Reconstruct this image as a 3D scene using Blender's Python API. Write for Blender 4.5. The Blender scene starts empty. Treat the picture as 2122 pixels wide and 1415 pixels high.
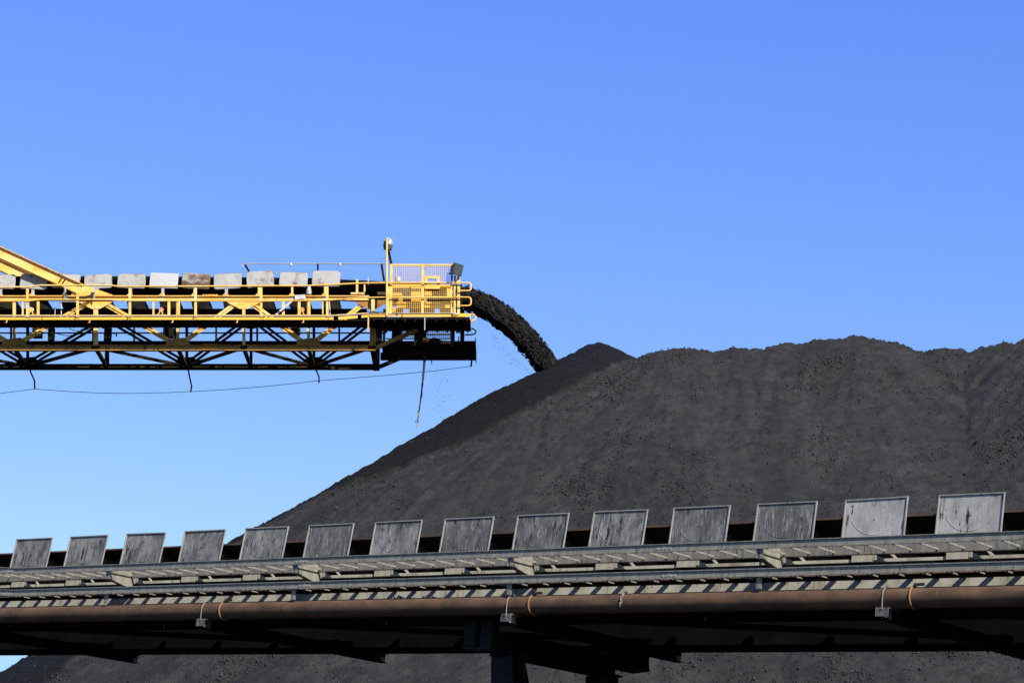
import bpy, math, random
import numpy as np
from mathutils import Vector, Matrix

random.seed(7)
RNG = np.random.default_rng(11)
scene = bpy.context.scene
COL = scene.collection

# ------------------------------------------------------------------ camera, sky, sun, exposure
F = 5000.0                     # focal length in photograph pixels (85 mm on a 36 mm frame)
TILT = math.radians(16.3)
CT, ST = math.cos(TILT), math.sin(TILT)
EYE = np.array([0.0, 0.0, 1.7])
cam_d = bpy.data.cameras.new("camera")
cam = bpy.data.objects.new("camera", cam_d)
COL.objects.link(cam)
cam.location = EYE
cam.rotation_euler = (math.radians(90) + TILT, 0, 0)
cam_d.sensor_width = 36.0
cam_d.lens = 36.0 * F / 2122.0
cam_d.clip_start = 0.5
cam_d.clip_end = 20000
scene.camera = cam

TOSUN = Vector((0.44, -0.70, 0.565)).normalized()
world = bpy.data.worlds.new("World")
scene.world = world
world.use_nodes = True
wn, wl = world.node_tree.nodes, world.node_tree.links
wn.clear()
sky = wn.new("ShaderNodeTexSky")
sky.sky_type = 'NISHITA'
sky.sun_disc = False
sky.sun_elevation = math.asin(TOSUN.z)
sky.sun_rotation = math.atan2(TOSUN.x, TOSUN.y)
sky.air_density = 1.0
sky.dust_density = 0.0
sky.ozone_density = 3.0
sky.altitude = 200
SKY_STR = 0.108
# deep polarised blue: each channel of the sky gets its own gain and contrast
sep = wn.new("ShaderNodeSeparateColor"); hs = wn.new("ShaderNodeCombineColor")
for ch, gain, power, top in (('Red', .595, 1.33, 2.45), ('Green', .775, 1.06, 4.15), ('Blue', 2.35, .60, 5.8)):
    pw = wn.new("ShaderNodeMath"); pw.operation = 'POWER'; pw.inputs[1].default_value = power
    ml = wn.new("ShaderNodeMath"); ml.operation = 'MULTIPLY'; ml.inputs[1].default_value = gain
    wl.new(sep.outputs[ch], pw.inputs[0]); wl.new(pw.outputs[0], ml.inputs[0]); 
    mn = wn.new("ShaderNodeMath"); mn.operation = 'MINIMUM'; mn.inputs[1].default_value = top
    wl.new(ml.outputs[0], mn.inputs[0]); wl.new(mn.outputs[0], hs.inputs[ch])
bg = wn.new("ShaderNodeBackground")
bg.inputs['Strength'].default_value = SKY_STR
wo = wn.new("ShaderNodeOutputWorld")
wl.new(sky.outputs[0], sep.inputs[0])
wl.new(hs.outputs[0], bg.inputs['Color'])
wl.new(bg.outputs[0], wo.inputs['Surface'])

sun_d = bpy.data.lights.new("sun", 'SUN')
sun_d.energy = 5.0
sun_d.angle = math.radians(0.53)
sun_d.color = (1.0, 0.95, 0.845)
sun = bpy.data.objects.new("sun", sun_d)
COL.objects.link(sun)
sun.rotation_euler = TOSUN.to_track_quat('Z', 'Y').to_euler()
sun.location = (20, -30, 60)

scene.cycles.use_denoising = False      # keep the fine grain of coal and rust
scene.view_settings.view_transform = 'Standard'
scene.view_settings.look = 'None'
scene.view_settings.exposure = 0.72
scene.view_settings.gamma = 1.0
scene.view_settings.use_curve_mapping = False

# ------------------------------------------------------------------ helpers
def at(px, py, Y):
    """world point seen at photograph pixel (px,py) on the vertical plane y = Y"""
    r, u = (px - 1061) / F, (707.5 - py) / F
    d = np.array([r, CT - u * ST, ST + u * CT])
    return EYE + d * (Y / d[1])

def tag(o, label=None, cat=None, group=None, kind=None):
    if label: o['label'] = label
    if cat: o['category'] = cat
    if group: o['group'] = group
    if kind: o['kind'] = kind
    return o

def empty(name, loc=(0, 0, 0)):
    o = bpy.data.objects.new(name, None)
    o.empty_display_size = 0.3
    COL.objects.link(o)
    o.location = loc
    return o

class MB:
    """collects boxes, bars, tubes, plates and lathes into one mesh"""
    def __init__(self):
        self.v, self.f, self.sm = [], [], []
    def add(self, vs, fs, smooth=False):
        b = len(self.v)
        self.v += [tuple(map(float, p)) for p in vs]
        self.f += [tuple(b + i for i in q) for q in fs]
        self.sm += [smooth] * len(fs)
        return self
    def hexa(self, p):
        return self.add(p, [(0, 3, 2, 1), (4, 5, 6, 7), (0, 1, 5, 4), (1, 2, 6, 5), (2, 3, 7, 6), (3, 0, 4, 7)])
    def box(self, x0, x1, y0, y1, z0, z1):
        return self.hexa([(x0, y0, z0), (x1, y0, z0), (x1, y1, z0), (x0, y1, z0),
                          (x0, y0, z1), (x1, y0, z1), (x1, y1, z1), (x0, y1, z1)])
    def bar(self, a, b, w, d, side=(0, 1, 0)):
        """rectangular bar a-b: depth d along 'side', width w across"""
        a, b = np.asarray(a, float), np.asarray(b, float)
        ax = b - a; ax = ax / np.linalg.norm(ax)
        sd = np.asarray(side, float); sd = sd - ax * (sd @ ax); sd = sd / np.linalg.norm(sd)
        up = np.cross(ax, sd)
        P = []
        for e in (a, b):
            for i, j in ((-1, -1), (1, -1), (1, 1), (-1, 1)):
                P.append(e + sd * d / 2 * i + up * w / 2 * j)
        return self.hexa(P)
    def tube(self, pts, r, n=8, closed=False, cap=True):
        pts = [np.asarray(p, float) for p in pts]
        m = len(pts)
        rr = r if hasattr(r, '__len__') else [r] * m
        vs, fs = [], []
        ref = None
        for i in range(m):
            if closed: d = pts[(i + 1) % m] - pts[i - 1]
            else: d = pts[min(i + 1, m - 1)] - pts[max(i - 1, 0)]
            d = d / np.linalg.norm(d)
            if ref is None:
                ref = np.array([0, 0, 1.0]) if abs(d[2]) < 0.9 else np.array([1.0, 0, 0])
            s = np.cross(d, ref); s /= np.linalg.norm(s)
            u = np.cross(s, d); ref = u
            for k in range(n):
                a = 2 * math.pi * k / n
                vs.append(pts[i] + (s * math.cos(a) + u * math.sin(a)) * rr[i])
        for i in range(m if closed else m - 1):
            j = (i + 1) % m
            for k in range(n):
                k2 = (k + 1) % n
                fs.append((i * n + k, i * n + k2, j * n + k2, j * n + k))
        self.add(vs, fs, True)
        if cap and not closed:
            self.add(vs[:n], [tuple(range(n - 1, -1, -1))])
            self.add(vs[-n:], [tuple(range(n))])
        return self
    def prism(self, poly, d, n):
        """polygon (3D points, planar) thickened by vector n*d"""
        p = [np.asarray(q, float) for q in poly]
        off = np.asarray(n, float) * d
        k = len(p)
        return self.add(p + [q + off for q in p],
                        [tuple(range(k)), tuple(range(2 * k - 1, k - 1, -1))] +
                        [(i, i + k, (i + 1) % k + k, (i + 1) % k) for i in range(k)])
    def lathe(self, base, axis, prof, n=16):
        """profile [(dist along axis, radius)]"""
        ax = np.asarray(axis, float); ax = ax / np.linalg.norm(ax)
        r0 = np.array([1.0, 0, 0]) if abs(ax[0]) < .9 else np.array([0, 0, 1.0])
        u = np.cross(ax, r0); u /= np.linalg.norm(u); w = np.cross(ax, u)
        vs, fs = [], []
        for h, r in prof:
            for k in range(n):
                q = 2 * math.pi * k / n
                vs.append(np.asarray(base, float) + ax * h + (u * math.cos(q) + w * math.sin(q)) * max(r, 1e-3))
        for i in range(len(prof) - 1):
            for k in range(n):
                k2 = (k + 1) % n
                fs.append((i * n + k, i * n + k2, (i + 1) * n + k2, (i + 1) * n + k))
        fs += [tuple(range(n - 1, -1, -1)), tuple((len(prof) - 1) * n + k for k in range(n))]
        return self.add(vs, fs)
    def build(self, name, mat, parent=None, off=None, bevel=0.0):
        me = bpy.data.meshes.new(name)
        v = self.v
        if off is not None:
            v = [(p[0] - off[0], p[1] - off[1], p[2] - off[2]) for p in v]
        me.from_pydata(v, [], self.f)
        me.polygons.foreach_set('use_smooth', self.sm)
        me.validate()
        import bmesh
        bm = bmesh.new(); bm.from_mesh(me)
        bmesh.ops.recalc_face_normals(bm, faces=bm.faces)
        bm.to_mesh(me); bm.free()
        me.materials.append(mat)
        o = bpy.data.objects.new(name, me)
        COL.objects.link(o)
        if parent is not None: o.parent = parent
        if bevel:
            md = o.modifiers.new("bevel", 'BEVEL'); md.width = bevel; md.segments = 2
            md.limit_method = 'ANGLE'
        return o

def dup(o, parent, loc, rot=None):
    c = o.copy(); COL.objects.link(c); c.parent = parent; c.location = loc
    if rot is not None: c.rotation_euler = rot
    return c

def text_mesh(body, size, extrude=0.002):
    cu = bpy.data.curves.new("lettering", 'FONT')
    cu.body = body; cu.size = size; cu.extrude = extrude
    cu.align_x = 'CENTER'; cu.align_y = 'CENTER'
    cu.resolution_u = 3
    o = bpy.data.objects.new("lettering", cu)
    COL.objects.link(o)
    dg = bpy.context.evaluated_depsgraph_get()
    me = bpy.data.meshes.new_from_object(o.evaluated_get(dg))
    bpy.data.objects.remove(o); bpy.data.curves.remove(cu)
    return me

# ------------------------------------------------------------------ materials
ALB = .78                       # overall paint reflectance
def mat(name, cols, scale=(3, 3, 3), rough=0.7, detail=8.0, stops=None, bump=0.0, bump_scale=30.0, metallic=0.0,
        spots=None, streak=None, coord='Object', rand=0.0, spec=0.4):
    """cols blended by noise; spots=(colour, scale, threshold, softness); streak=(colour, scale3, threshold, softness)"""
    m = bpy.data.materials.new(name); m.use_nodes = True
    nt = m.node_tree; N, L = nt.nodes, nt.links
    N.clear()
    dim = lambda c: tuple(ALB * q for q in c)
    cols = [dim(c) for c in cols]
    out = N.new('ShaderNodeOutputMaterial'); bs = N.new('ShaderNodeBsdfPrincipled')
    L.new(bs.outputs[0], out.inputs[0])
    bs.inputs['Roughness'].default_value = rough
    bs.inputs['Metallic'].default_value = metallic
    bs.inputs['Specular IOR Level'].default_value = spec
    tc = N.new('ShaderNodeTexCoord')
    src = tc.outputs[coord]
    if rand:
        oi = N.new('ShaderNodeObjectInfo')
        vm = N.new('ShaderNodeVectorMath'); vm.operation = 'MULTIPLY_ADD'
        L.new(oi.outputs['Random'], vm.inputs[0]); vm.inputs[1].default_value = (rand, rand * 1.7, rand * .6)
        L.new(src, vm.inputs[2]); src = vm.outputs[0]
    def noise(sc, det=detail, r=0.6):
        mp = N.new('ShaderNodeMapping'); mp.inputs['Scale'].default_value = sc
        L.new(src, mp.inputs[0])
        n = N.new('ShaderNodeTexNoise'); n.inputs['Scale'].default_value = 1.0
        n.inputs['Detail'].default_value = det; n.inputs['Roughness'].default_value = r
        L.new(mp.outputs[0], n.inputs['Vector'])
        return n.outputs['Fac']
    fac = noise(scale)
    rp = N.new('ShaderNodeValToRGB'); L.new(fac, rp.inputs[0])
    el = rp.color_ramp.elements
    stops = stops or [0.3 + 0.4 * i / max(1, len(cols) - 1) for i in range(len(cols))]
    while len(el) < len(cols): el.new(0.5)
    for e, c, s in zip(el, cols, stops):
        e.position = s; e.color = (*c, 1)
    colour = rp.outputs[0]
    for sp in (spots or []), (streak or []):
        for (c, sc, th, soft) in sp:
            f = noise(sc if hasattr(sc, '__len__') else (sc, sc, sc), 6.0, 0.65)
            mr = N.new('ShaderNodeMapRange'); mr.interpolation_type = 'SMOOTHSTEP'
            mr.inputs['From Min'].default_value = th; mr.inputs['From Max'].default_value = th + soft
            L.new(f, mr.inputs['Value'])
            mx = N.new('ShaderNodeMix'); mx.data_type = 'RGBA'
            L.new(mr.outputs[0], mx.inputs['Factor']); L.new(colour, mx.inputs[6])
            mx.inputs[7].default_value = (*dim(c), 1)
            colour = mx.outputs[2]
    L.new(colour, bs.inputs['Base Color'])
    if bump:
        f = noise((bump_scale,) * 3, 5.0, 0.7)
        b = N.new('ShaderNodeBump'); b.inputs['Strength'].default_value = bump; b.inputs['Distance'].default_value = 0.02
        L.new(f, b.inputs['Height']); L.new(b.outputs[0], bs.inputs['Normal'])
    return m

M = {}
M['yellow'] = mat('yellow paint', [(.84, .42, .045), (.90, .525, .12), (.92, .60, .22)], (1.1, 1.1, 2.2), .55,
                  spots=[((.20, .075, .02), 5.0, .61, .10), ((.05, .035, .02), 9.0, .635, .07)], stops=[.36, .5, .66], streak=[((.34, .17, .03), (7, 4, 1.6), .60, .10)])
M['yellow_deep'] = mat('deep yellow paint', [(.90, .42, .02), (.94, .475, .04), (.94, .52, .09)], (.9, .9, .9), .5,
                  spots=[((.20, .075, .02), 5.0, .68, .10)])
M['yellow_shaded'] = mat('shaded yellow paint with coal dust spots', [(.20, .085, .014), (.40, .18, .026), (.50, .25, .045)], (1.3, 1.3, 2.5), .65,
                  spots=[((.03, .024, .018), 3.0, .55, .14), ((.16, .06, .02), 7.0, .66, .1)])  # shaded copy of the yellow: shade is in the base, spots are dust and rust
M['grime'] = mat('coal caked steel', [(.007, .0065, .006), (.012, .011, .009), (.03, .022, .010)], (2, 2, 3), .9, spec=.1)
M['yellow_dark_shade'] = mat('yellow steel darkened for shade', [(.012, .010, .007), (.03, .02, .008), (.10, .058, .013)], (1.5, 1.5, 2.2), .85, spec=.1,
                        stops=[.35, .55, .75])  # darkest copy of the yellow, shade of far and lower members put in colour
M['rubber'] = mat('belt rubber', [(.006, .006, .006), (.011, .0105, .010)], (3, 3, 3), .9, spec=.1)
M['galv'] = mat('galvanised plate', [(0.3024, 0.2942, 0.2700), (0.3864, 0.3774, 0.3510), (0.4256, 0.4163, 0.3888)], (2.4640, 2.4420, 2.3760), .6, coord='Object', rand=37.0,
                spots=[((0.1456, 0.0666, 0.0302), 2.6, .60, .12), ((0.2352, 0.1665, 0.1080), 3.0, .54, .14)])
M['galv_rust'] = mat('rusted galvanised plate', [(.07, .032, .014), (.14, .08, .045), (.32, .30, .27)], (2.4, 2.4, 3.4), .7, rand=5.0,
                     stops=[.38, .48, .57])
M['galv_clean'] = mat('bright galvanised plate', [(0.4480, 0.4440, 0.4360), (0.5040, 0.4995, 0.4905)], (3, 3, 3), .5)
M['silver'] = mat('silver conduit', [(.42, .41, .40), (.55, .54, .52)], (3, 3, 3), .4, metallic=.3)
M['white'] = mat('white enamel', [(.68, .69, .70), (.78, .78, .78)], (6, 6, 6), .5)
M['ink'] = mat('black lettering', [(.015, .015, .018), (.02, .02, .025)], (5, 5, 5), .6)
M['pink'] = mat('faded red roller', [(.50, .12, .07), (.62, .26, .17)], (9, 9, 9), .7)
M['lamp_body'] = mat('dark grey lamp housing', [(.045, .055, .055), (.075, .085, .085)], (5, 5, 5), .5)
M['lamp_glass'] = mat('dusty lamp glass', [(.055, .065, .066), (.10, .11, .11)], (4, 4, 4), .25, spec=.6)
M['plate'] = mat('coal streaked steel plate', [(.085, .081, .073), (.165, .157, .141), (.27, .258, .23)], (4.5, 2, 3.2), .65, rand=23.0, detail=12,
                 stops=[.34, .5, .66], streak=[((.37, .355, .315), (44, 3, 3.2), .55, .11), ((.04, .038, .034), (22, 3, 1.8), .565, .10), ((.014, .0135, .012), (9, 3, 2.6), .61, .03)],
                 spots=[((.05, .048, .043), 2.3, .55, .12), ((.012, .012, .011), 7.5, .67, .03)], bump=.10, bump_scale=40)
M['plate_pale'] = mat('pale streaked steel plate', [(.25, .24, .215), (.35, .335, .30), (.43, .41, .37)], (4, 2, 2.5), .65, rand=31.0, detail=12,
                 stops=[.34, .5, .66], streak=[((.18, .172, .155), (34, 3, 1.6), .54, .14), ((.020, .019, .0175), (11, 3, 2.6), .605, .025)],
                 spots=[((.15, .143, .13), 2.0, .58, .12), ((.02, .019, .018), 6.5, .675, .03)], bump=.10, bump_scale=40)
M['plate_dark'] = mat('dark streaked steel plate', [(.058, .055, .05), (.10, .095, .085), (.165, .157, .141)], (4.5, 2, 3.0), .65, rand=17.0, detail=12,
                 stops=[.34, .5, .66], streak=[((.33, .315, .28), (44, 3, 3.4), .55, .09), ((.015, .0145, .013), (10, 3, 2.6), .60, .03)],
                 spots=[((.19, .18, .16), 1.9, .58, .12)], bump=.10, bump_scale=40)
M['plate_edge'] = mat('worn plate edge', [(0.2266, 0.2118, 0.1890), (0.3708, 0.3497, 0.3105)], (6, 6, 6), .6, rand=9.0,
                 spots=[((0.0412, 0.0394, 0.0360), 5.0, .64, .06)])
M['steel'] = mat('weathered grey steel', [(0.1599, 0.1458, 0.1172), (0.2498, 0.2286, 0.1837), (0.3197, 0.2917, 0.2336)], (7, 7, 2), .6,
                 streak=[((0.0699, 0.0621, 0.0507), (22, 10, 2.5), .55, .12)], bump=.08)
M['cream'] = mat('dirty cream paint', [(.30, .28, .22), (.56, .53, .43), (.66, .63, .53)], (3, 3, 2), .6,
                 streak=[((.12, .105, .08), (16, 6, 1.5), .56, .14)], spots=[((.03, .028, .026), 5.0, .66, .06)], bump=.05)
M['rust'] = mat('rusty brown pipe', [(.068, .045, .031), (.115, .068, .043), (.17, .098, .054)], (2.2, 5, 5), .85, spec=.1,
                streak=[((.06, .045, .038), (9, 3, 1.5), .56, .2), ((.27, .16, .09), (20, 5, 2), .64, .12)], bump=.1)
M['rust_bright'] = mat('orange rust', [(.19, .095, .045), (.28, .15, .07)], (8, 8, 8), .8)
M['roller'] = mat('idler roller', [(.02, .014, .010), (.05, .03, .02)], (5, 5, 5), .6)
M['black'] = mat('coal dusted girder darkened for shade', [(.004, .004, .004), (.007, .0068, .0065), (.012, .011, .010)], (2, 3, 3), 1.0, spec=.03,
                 stops=[.3, .55, .8])  # shade under the gallery is put into this near-black base
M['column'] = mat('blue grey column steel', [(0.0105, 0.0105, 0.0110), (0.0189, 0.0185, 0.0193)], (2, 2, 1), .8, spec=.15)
M['wire'] = mat('dark wire', [(.012, .012, .014), (.02, .02, .024)], (5, 5, 5), .6)
M['cable'] = mat('black cable', [(.012, .012, .012), (.03, .03, .03)], (15, 15, 6), .7)

# ------------------------------------------------------------------ ground
g = MB()
g.add([(-3000, -3000, 0), (3000, -3000, 0), (3000, 3000, 0), (-3000, 3000, 0)], [(0, 1, 2, 3)])
ground_m = mat('coal yard ground', [(.013, .012, .011), (.025, .023, .021), (.04, .036, .032)], (.15, .15, .15), .95, bump=.2, bump_scale=3)
tag(g.build('ground', ground_m), kind='structure')

# ------------------------------------------------------------------ coal stockpile (height field)
def lattice(seed):
    return np.random.default_rng(seed).random((256, 256)) * 2 - 1
LAT = [lattice(100 + i) for i in range(4)]
def vnoise(x, y, k=0):
    xi, yi = np.floor(x).astype(int), np.floor(y).astype(int)
    fx, fy = x - xi, y - yi
    fx = fx * fx * fx * (fx * (fx * 6 - 15) + 10); fy = fy * fy * fy * (fy * (fy * 6 - 15) + 10)
    A = LAT[k]
    g00 = A[xi & 255, yi & 255]; g10 = A[(xi + 1) & 255, yi & 255]
    g01 = A[xi & 255, (yi + 1) & 255]; g11 = A[(xi + 1) & 255, (yi + 1) & 255]
    return (g00 * (1 - fx) + g10 * fx) * (1 - fy) + (g01 * (1 - fx) + g11 * fx) * fy
def fbm(x, y, o=4, k=0, gain=.5):
    a, s, t = 1.0, 0.0, 0.0
    for i in range(o):
        s = s + a * vnoise(x * 2 ** i + 17.3 * i, y * 2 ** i + 5.1 * i, (k + i) % 4); t += a; a *= gain
    return s / t

SLOPE = 0.638
YA = 82.0                                   # fresh heap under the boom
YB = 80.2                                   # ridge of the older pile
APEX = at(1240, 708, YA)
ridge_px = [(1348, 728), (1385, 719), (1420, 717), (1455, 721), (1478, 727), (1500, 719), (1535, 714), (1565, 717), (1585, 722),
            (1610, 709), (1640, 707), (1672, 710), (1690, 702), (1730, 699), (1770, 692), (1800, 696), (1845, 704), (1875, 720),
            (1905, 727), (1928, 728), (1945, 719), (1985, 722), (2012, 729), (2040, 716), (2080, 708), (2110, 705), (2140, 690),
            (2200, 672), (2300, 665), (2450, 690), (2700, 680), (3000, 690), (3400, 680)]
RP = np.array([at(px, py, YB - max(0, px - 1900) * .004) for px, py in ridge_px])
xs = np.arange(RP[0, 0], RP[-1, 0], .22)
RS = np.stack([xs, np.interp(xs, RP[:, 0], RP[:, 1]), np.interp(xs, RP[:, 0], RP[:, 2])], 1)

def base_h(x, y):
    """old pile height, ridge coordinate, fresh heap height"""
    old = np.full(x.shape, -1e9); uu = np.zeros(x.shape)
    for p in RS:
        dx, dy = x - p[0], y - p[1]
        d = np.sqrt(dx * dx + dy * dy + .02)
        h = p[2] - SLOPE * d
        b = h > old
        old = np.where(b, h, old)
        uu = np.where(b, p[0] + 7.0 * np.arctan2(dx, -dy), uu)
    d = np.sqrt((x - APEX[0]) ** 2 + (y - APEX[1]) ** 2 + .05)
    fresh = APEX[2] - SLOPE * d
    return old, uu, fresh

# where the newly poured, still moist coal lies: an apron on the left flank, found from the edge it leaves on the slope
edge_px = [(1312, 737), (1250, 772), (1186, 806), (1110, 838), (1040, 868), (950, 913), (850, 958), (700, 1023),
           (560, 1088), (430, 1170), (300, 1265), (165, 1358), (95, 1415), (-150, 1580)]
def hit(px, py):
    r, u = (px - 1061) / F, (707.5 - py) / F
    d = np.array([r, CT - u * ST, ST + u * CT]); d /= d[1]
    Y = np.arange(30.0, 90.0, .05)
    P = EYE[None] + d[None] * Y[:, None]
    o, _, f = base_h(P[:, 0], P[:, 1])
    k = np.argmax(np.maximum(o, f) > P[:, 2])
    return P[k] if np.maximum(o, f)[k] > P[k, 2] else None
EDGE = [h for h in (hit(*p) for p in edge_px) if h is not None]
EDGE3 = np.array(EDGE); EDGE = EDGE3[:, :2]
# the old pile ends in a worn ridge that runs down along that edge
ii = np.linspace(2, len(EDGE3) - 5, 90)
RS = np.vstack([RS, np.stack([np.interp(ii, np.arange(len(EDGE3)), EDGE3[:, k]) for k in range(3)], 1) + np.array([.25, 0, .12])])
poly = np.vstack([[APEX[0] + 2.6, APEX[1] + 8], [APEX[0] + 2.4, APEX[1] + .6], EDGE, [-70, 40], [-70, 100]])
def inside(x, y, pg):
    r = np.zeros(x.shape, bool)
    for i in range(len(pg)):
        (x1, y1), (x2, y2) = pg[i], pg[i - 1]
        c = ((y1 > y) != (y2 > y)) & (x < (x2 - x1) * (y - y1) / (y2 - y1 + 1e-12) + x1)
        r ^= c
    return r
def dist_edge(x, y):
    d = np.full(x.shape, 1e9)
    for i in range(len(EDGE) - 1):
        a, b = EDGE[i], EDGE[i + 1]
        t = np.clip(((x - a[0]) * (b[0] - a[0]) + (y - a[1]) * (b[1] - a[1])) / ((b - a) @ (b - a) + 1e-9), 0, 1)
        d = np.minimum(d, np.hypot(x - a[0] - t * (b[0] - a[0]), y - a[1] - t * (b[1] - a[1])))
    return d

def pile(x, y, full=False):
    old, uu, fresh = base_h(x, y)
    wob = .35 * fbm(x * .5, y * .5, 3, 2) + .12 * fbm(x * 3, y * 3, 2, 1)
    de = dist_edge(x, y) * np.where(inside(x, y, poly), 1, -1) + wob
    fm = np.clip(de / .12 + .5, 0, 1)
    h = np.maximum(old, fresh)
    vv = np.maximum(RP[0, 2] - h, 0) / SLOPE
    uu = np.clip(uu, -60, 60)
    rill = fbm(uu * .8, vv * .10, 3, 0)
    rill2 = fbm(uu * 2.6 + 40, vv * .28, 3, 1)
    big = fbm(x * .16 + 3, y * .16, 3, 3)
    fine = fbm(x * 2.6, y * 2.6, 4, 2, .7)
    gul = np.clip(fbm(uu * .33 + 9, vv * .06, 2, 1) - .25, 0, 1)
    damp = np.clip(vv / 3, .15, 1)
    clod = np.clip(fbm(uu * .45 + 3, vv * .25 + 7, 3, 3) - .05, 0, 1)           # patches of coarse lumps
    rough = fbm(x * 6.0, y * 6.0, 3, 0, .6)
    h_old = h + damp * (.09 * rill + .06 * rill2 + .38 * big - .55 * gul) + .12 * fine + (.06 + .16 * clod) * rough
    h_fr = h + .10 + .08 * rill2 * damp + .30 * big * damp + .10 * fine + .045 * rough
    dust = fbm(uu * 1.5 + 11, vv * .09 + 4, 4, 2, .6) + .5 * fbm(uu * 5 + 2, vv * .22, 2, 1)
    if full: return np.maximum(h_old * (1 - fm) + h_fr * fm, -.4), fm, dust
    return np.maximum(h_old * (1 - fm) + h_fr * fm, -.4), fm, clod * (1 - fm)

def axis(a, b, c, d, fine, coarse):
    L_ = np.concatenate([np.arange(a, b, coarse), np.arange(b, c, fine), np.arange(c, d, coarse)])
    return L_
gx = axis(-46, -27, 22, 60, .085, 1.0)
gy = axis(26, 50, 84.5, 128, .085, 1.0)
GX, GY = np.meshgrid(gx, gy, indexing='ij')
H, FM, CL = pile(GX.ravel(), GY.ravel(), True)
nx, ny = len(gx), len(gy)
me = bpy.data.meshes.new('coal_stockpile')
V = np.stack([GX.ravel(), GY.ravel(), H], 1)
I = (np.arange(nx - 1)[:, None] * ny + np.arange(ny - 1)[None]).ravel()
Q = np.stack([I, I + ny, I + ny + 1, I + 1], 1)
me.vertices.add(len(V)); me.vertices.foreach_set('co', V.ravel())
me.loops.add(Q.size); me.loops.foreach_set('vertex_index', Q.ravel().astype(np.int32))
me.polygons.add(len(Q)); me.polygons.foreach_set('loop_start', np.arange(0, Q.size, 4, dtype=np.int32))
me.polygons.foreach_set('use_smooth', np.ones(len(Q), bool))
me.update(calc_edges=True)
for nm, arr in (('fresh', FM), ('dust', CL)):
    a_ = me.attributes.new(nm, 'FLOAT', 'POINT'); a_.data.foreach_set('value', arr.astype(np.float32))

cm = bpy.data.materials.new('coal'); cm.use_nodes = True
nt = cm.node_tree; N, L = nt.nodes, nt.links
bs = N['Principled BSDF']
tc = N.new('ShaderNodeTexCoord')
def n_(scale, detail, rough=.6):
    n = N.new('ShaderNodeTexNoise'); n.inputs['Scale'].default_value = scale
    n.inputs['Detail'].default_value = detail; n.inputs['Roughness'].default_value = rough
    L.new(tc.outputs['Object'], n.inputs['Vector']); return n.outputs['Fac']
def ramp(f, cs):
    r = N.new('ShaderNodeValToRGB'); L.new(f, r.inputs[0])
    e = r.color_ramp.elements
    while len(e) < len(cs): e.new(.5)
    for q, (p, c) in zip(e, cs): q.position = p; q.color = (*c, 1)
    return r.outputs[0]
def mixc(f, a, b):
    x = N.new('ShaderNodeMix'); x.data_type = 'RGBA'
    L.new(f, x.inputs['Factor']); L.new(a, x.inputs[6]); L.new(b, x.inputs[7]); return x.outputs[2]
dry = ramp(n_(1.1, 10, .7), [(.33, (.0165, .0154, .0133)), (.5, (.0252, .0236, .0205)), (.68, (.0370, .0346, .0300))])
wet = ramp(n_(2.0, 10, .7), [(.33, (.0032, .0029, .0022)), (.66, (.0064, .0057, .0043))])
du = N.new('ShaderNodeAttribute'); du.attribute_name = 'dust'       # dusty and freshly slid runnels down the slope
mr = N.new('ShaderNodeMapRange'); mr.inputs['From Min'].default_value = -.45; mr.inputs['From Max'].default_value = .45
mr.inputs['To Min'].default_value = .86; mr.inputs['To Max'].default_value = 1.18
L.new(du.outputs['Fac'], mr.inputs['Value'])
vm = N.new('ShaderNodeVectorMath'); vm.operation = 'SCALE'
L.new(dry, vm.inputs[0]); L.new(mr.outputs[0], vm.inputs['Scale']); dry = vm.outputs[0]
at_ = N.new('ShaderNodeAttribute'); at_.attribute_name = 'fresh'
L.new(mixc(at_.outputs['Fac'], dry, wet), bs.inputs['Base Color'])
rr = ramp(n_(26, 4), [(.35, (.95,) * 3), (.70, (.55,) * 3)])
L.new(rr, bs.inputs['Roughness'])
bs.inputs['Specular IOR Level'].default_value = .18
bp = N.new('ShaderNodeBump'); bp.inputs['Strength'].default_value = 1.0; bp.inputs['Distance'].default_value = .11
L.new(n_(9, 8, .72), bp.inputs['Height']); L.new(bp.outputs[0], bs.inputs['Normal'])
me.materials.append(cm)
stock = bpy.data.objects.new('coal_stockpile', me); COL.objects.link(stock)
tag(stock, 'huge black coal stockpile with scalloped ridge and darker fresh left flank', 'coal pile')

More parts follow.
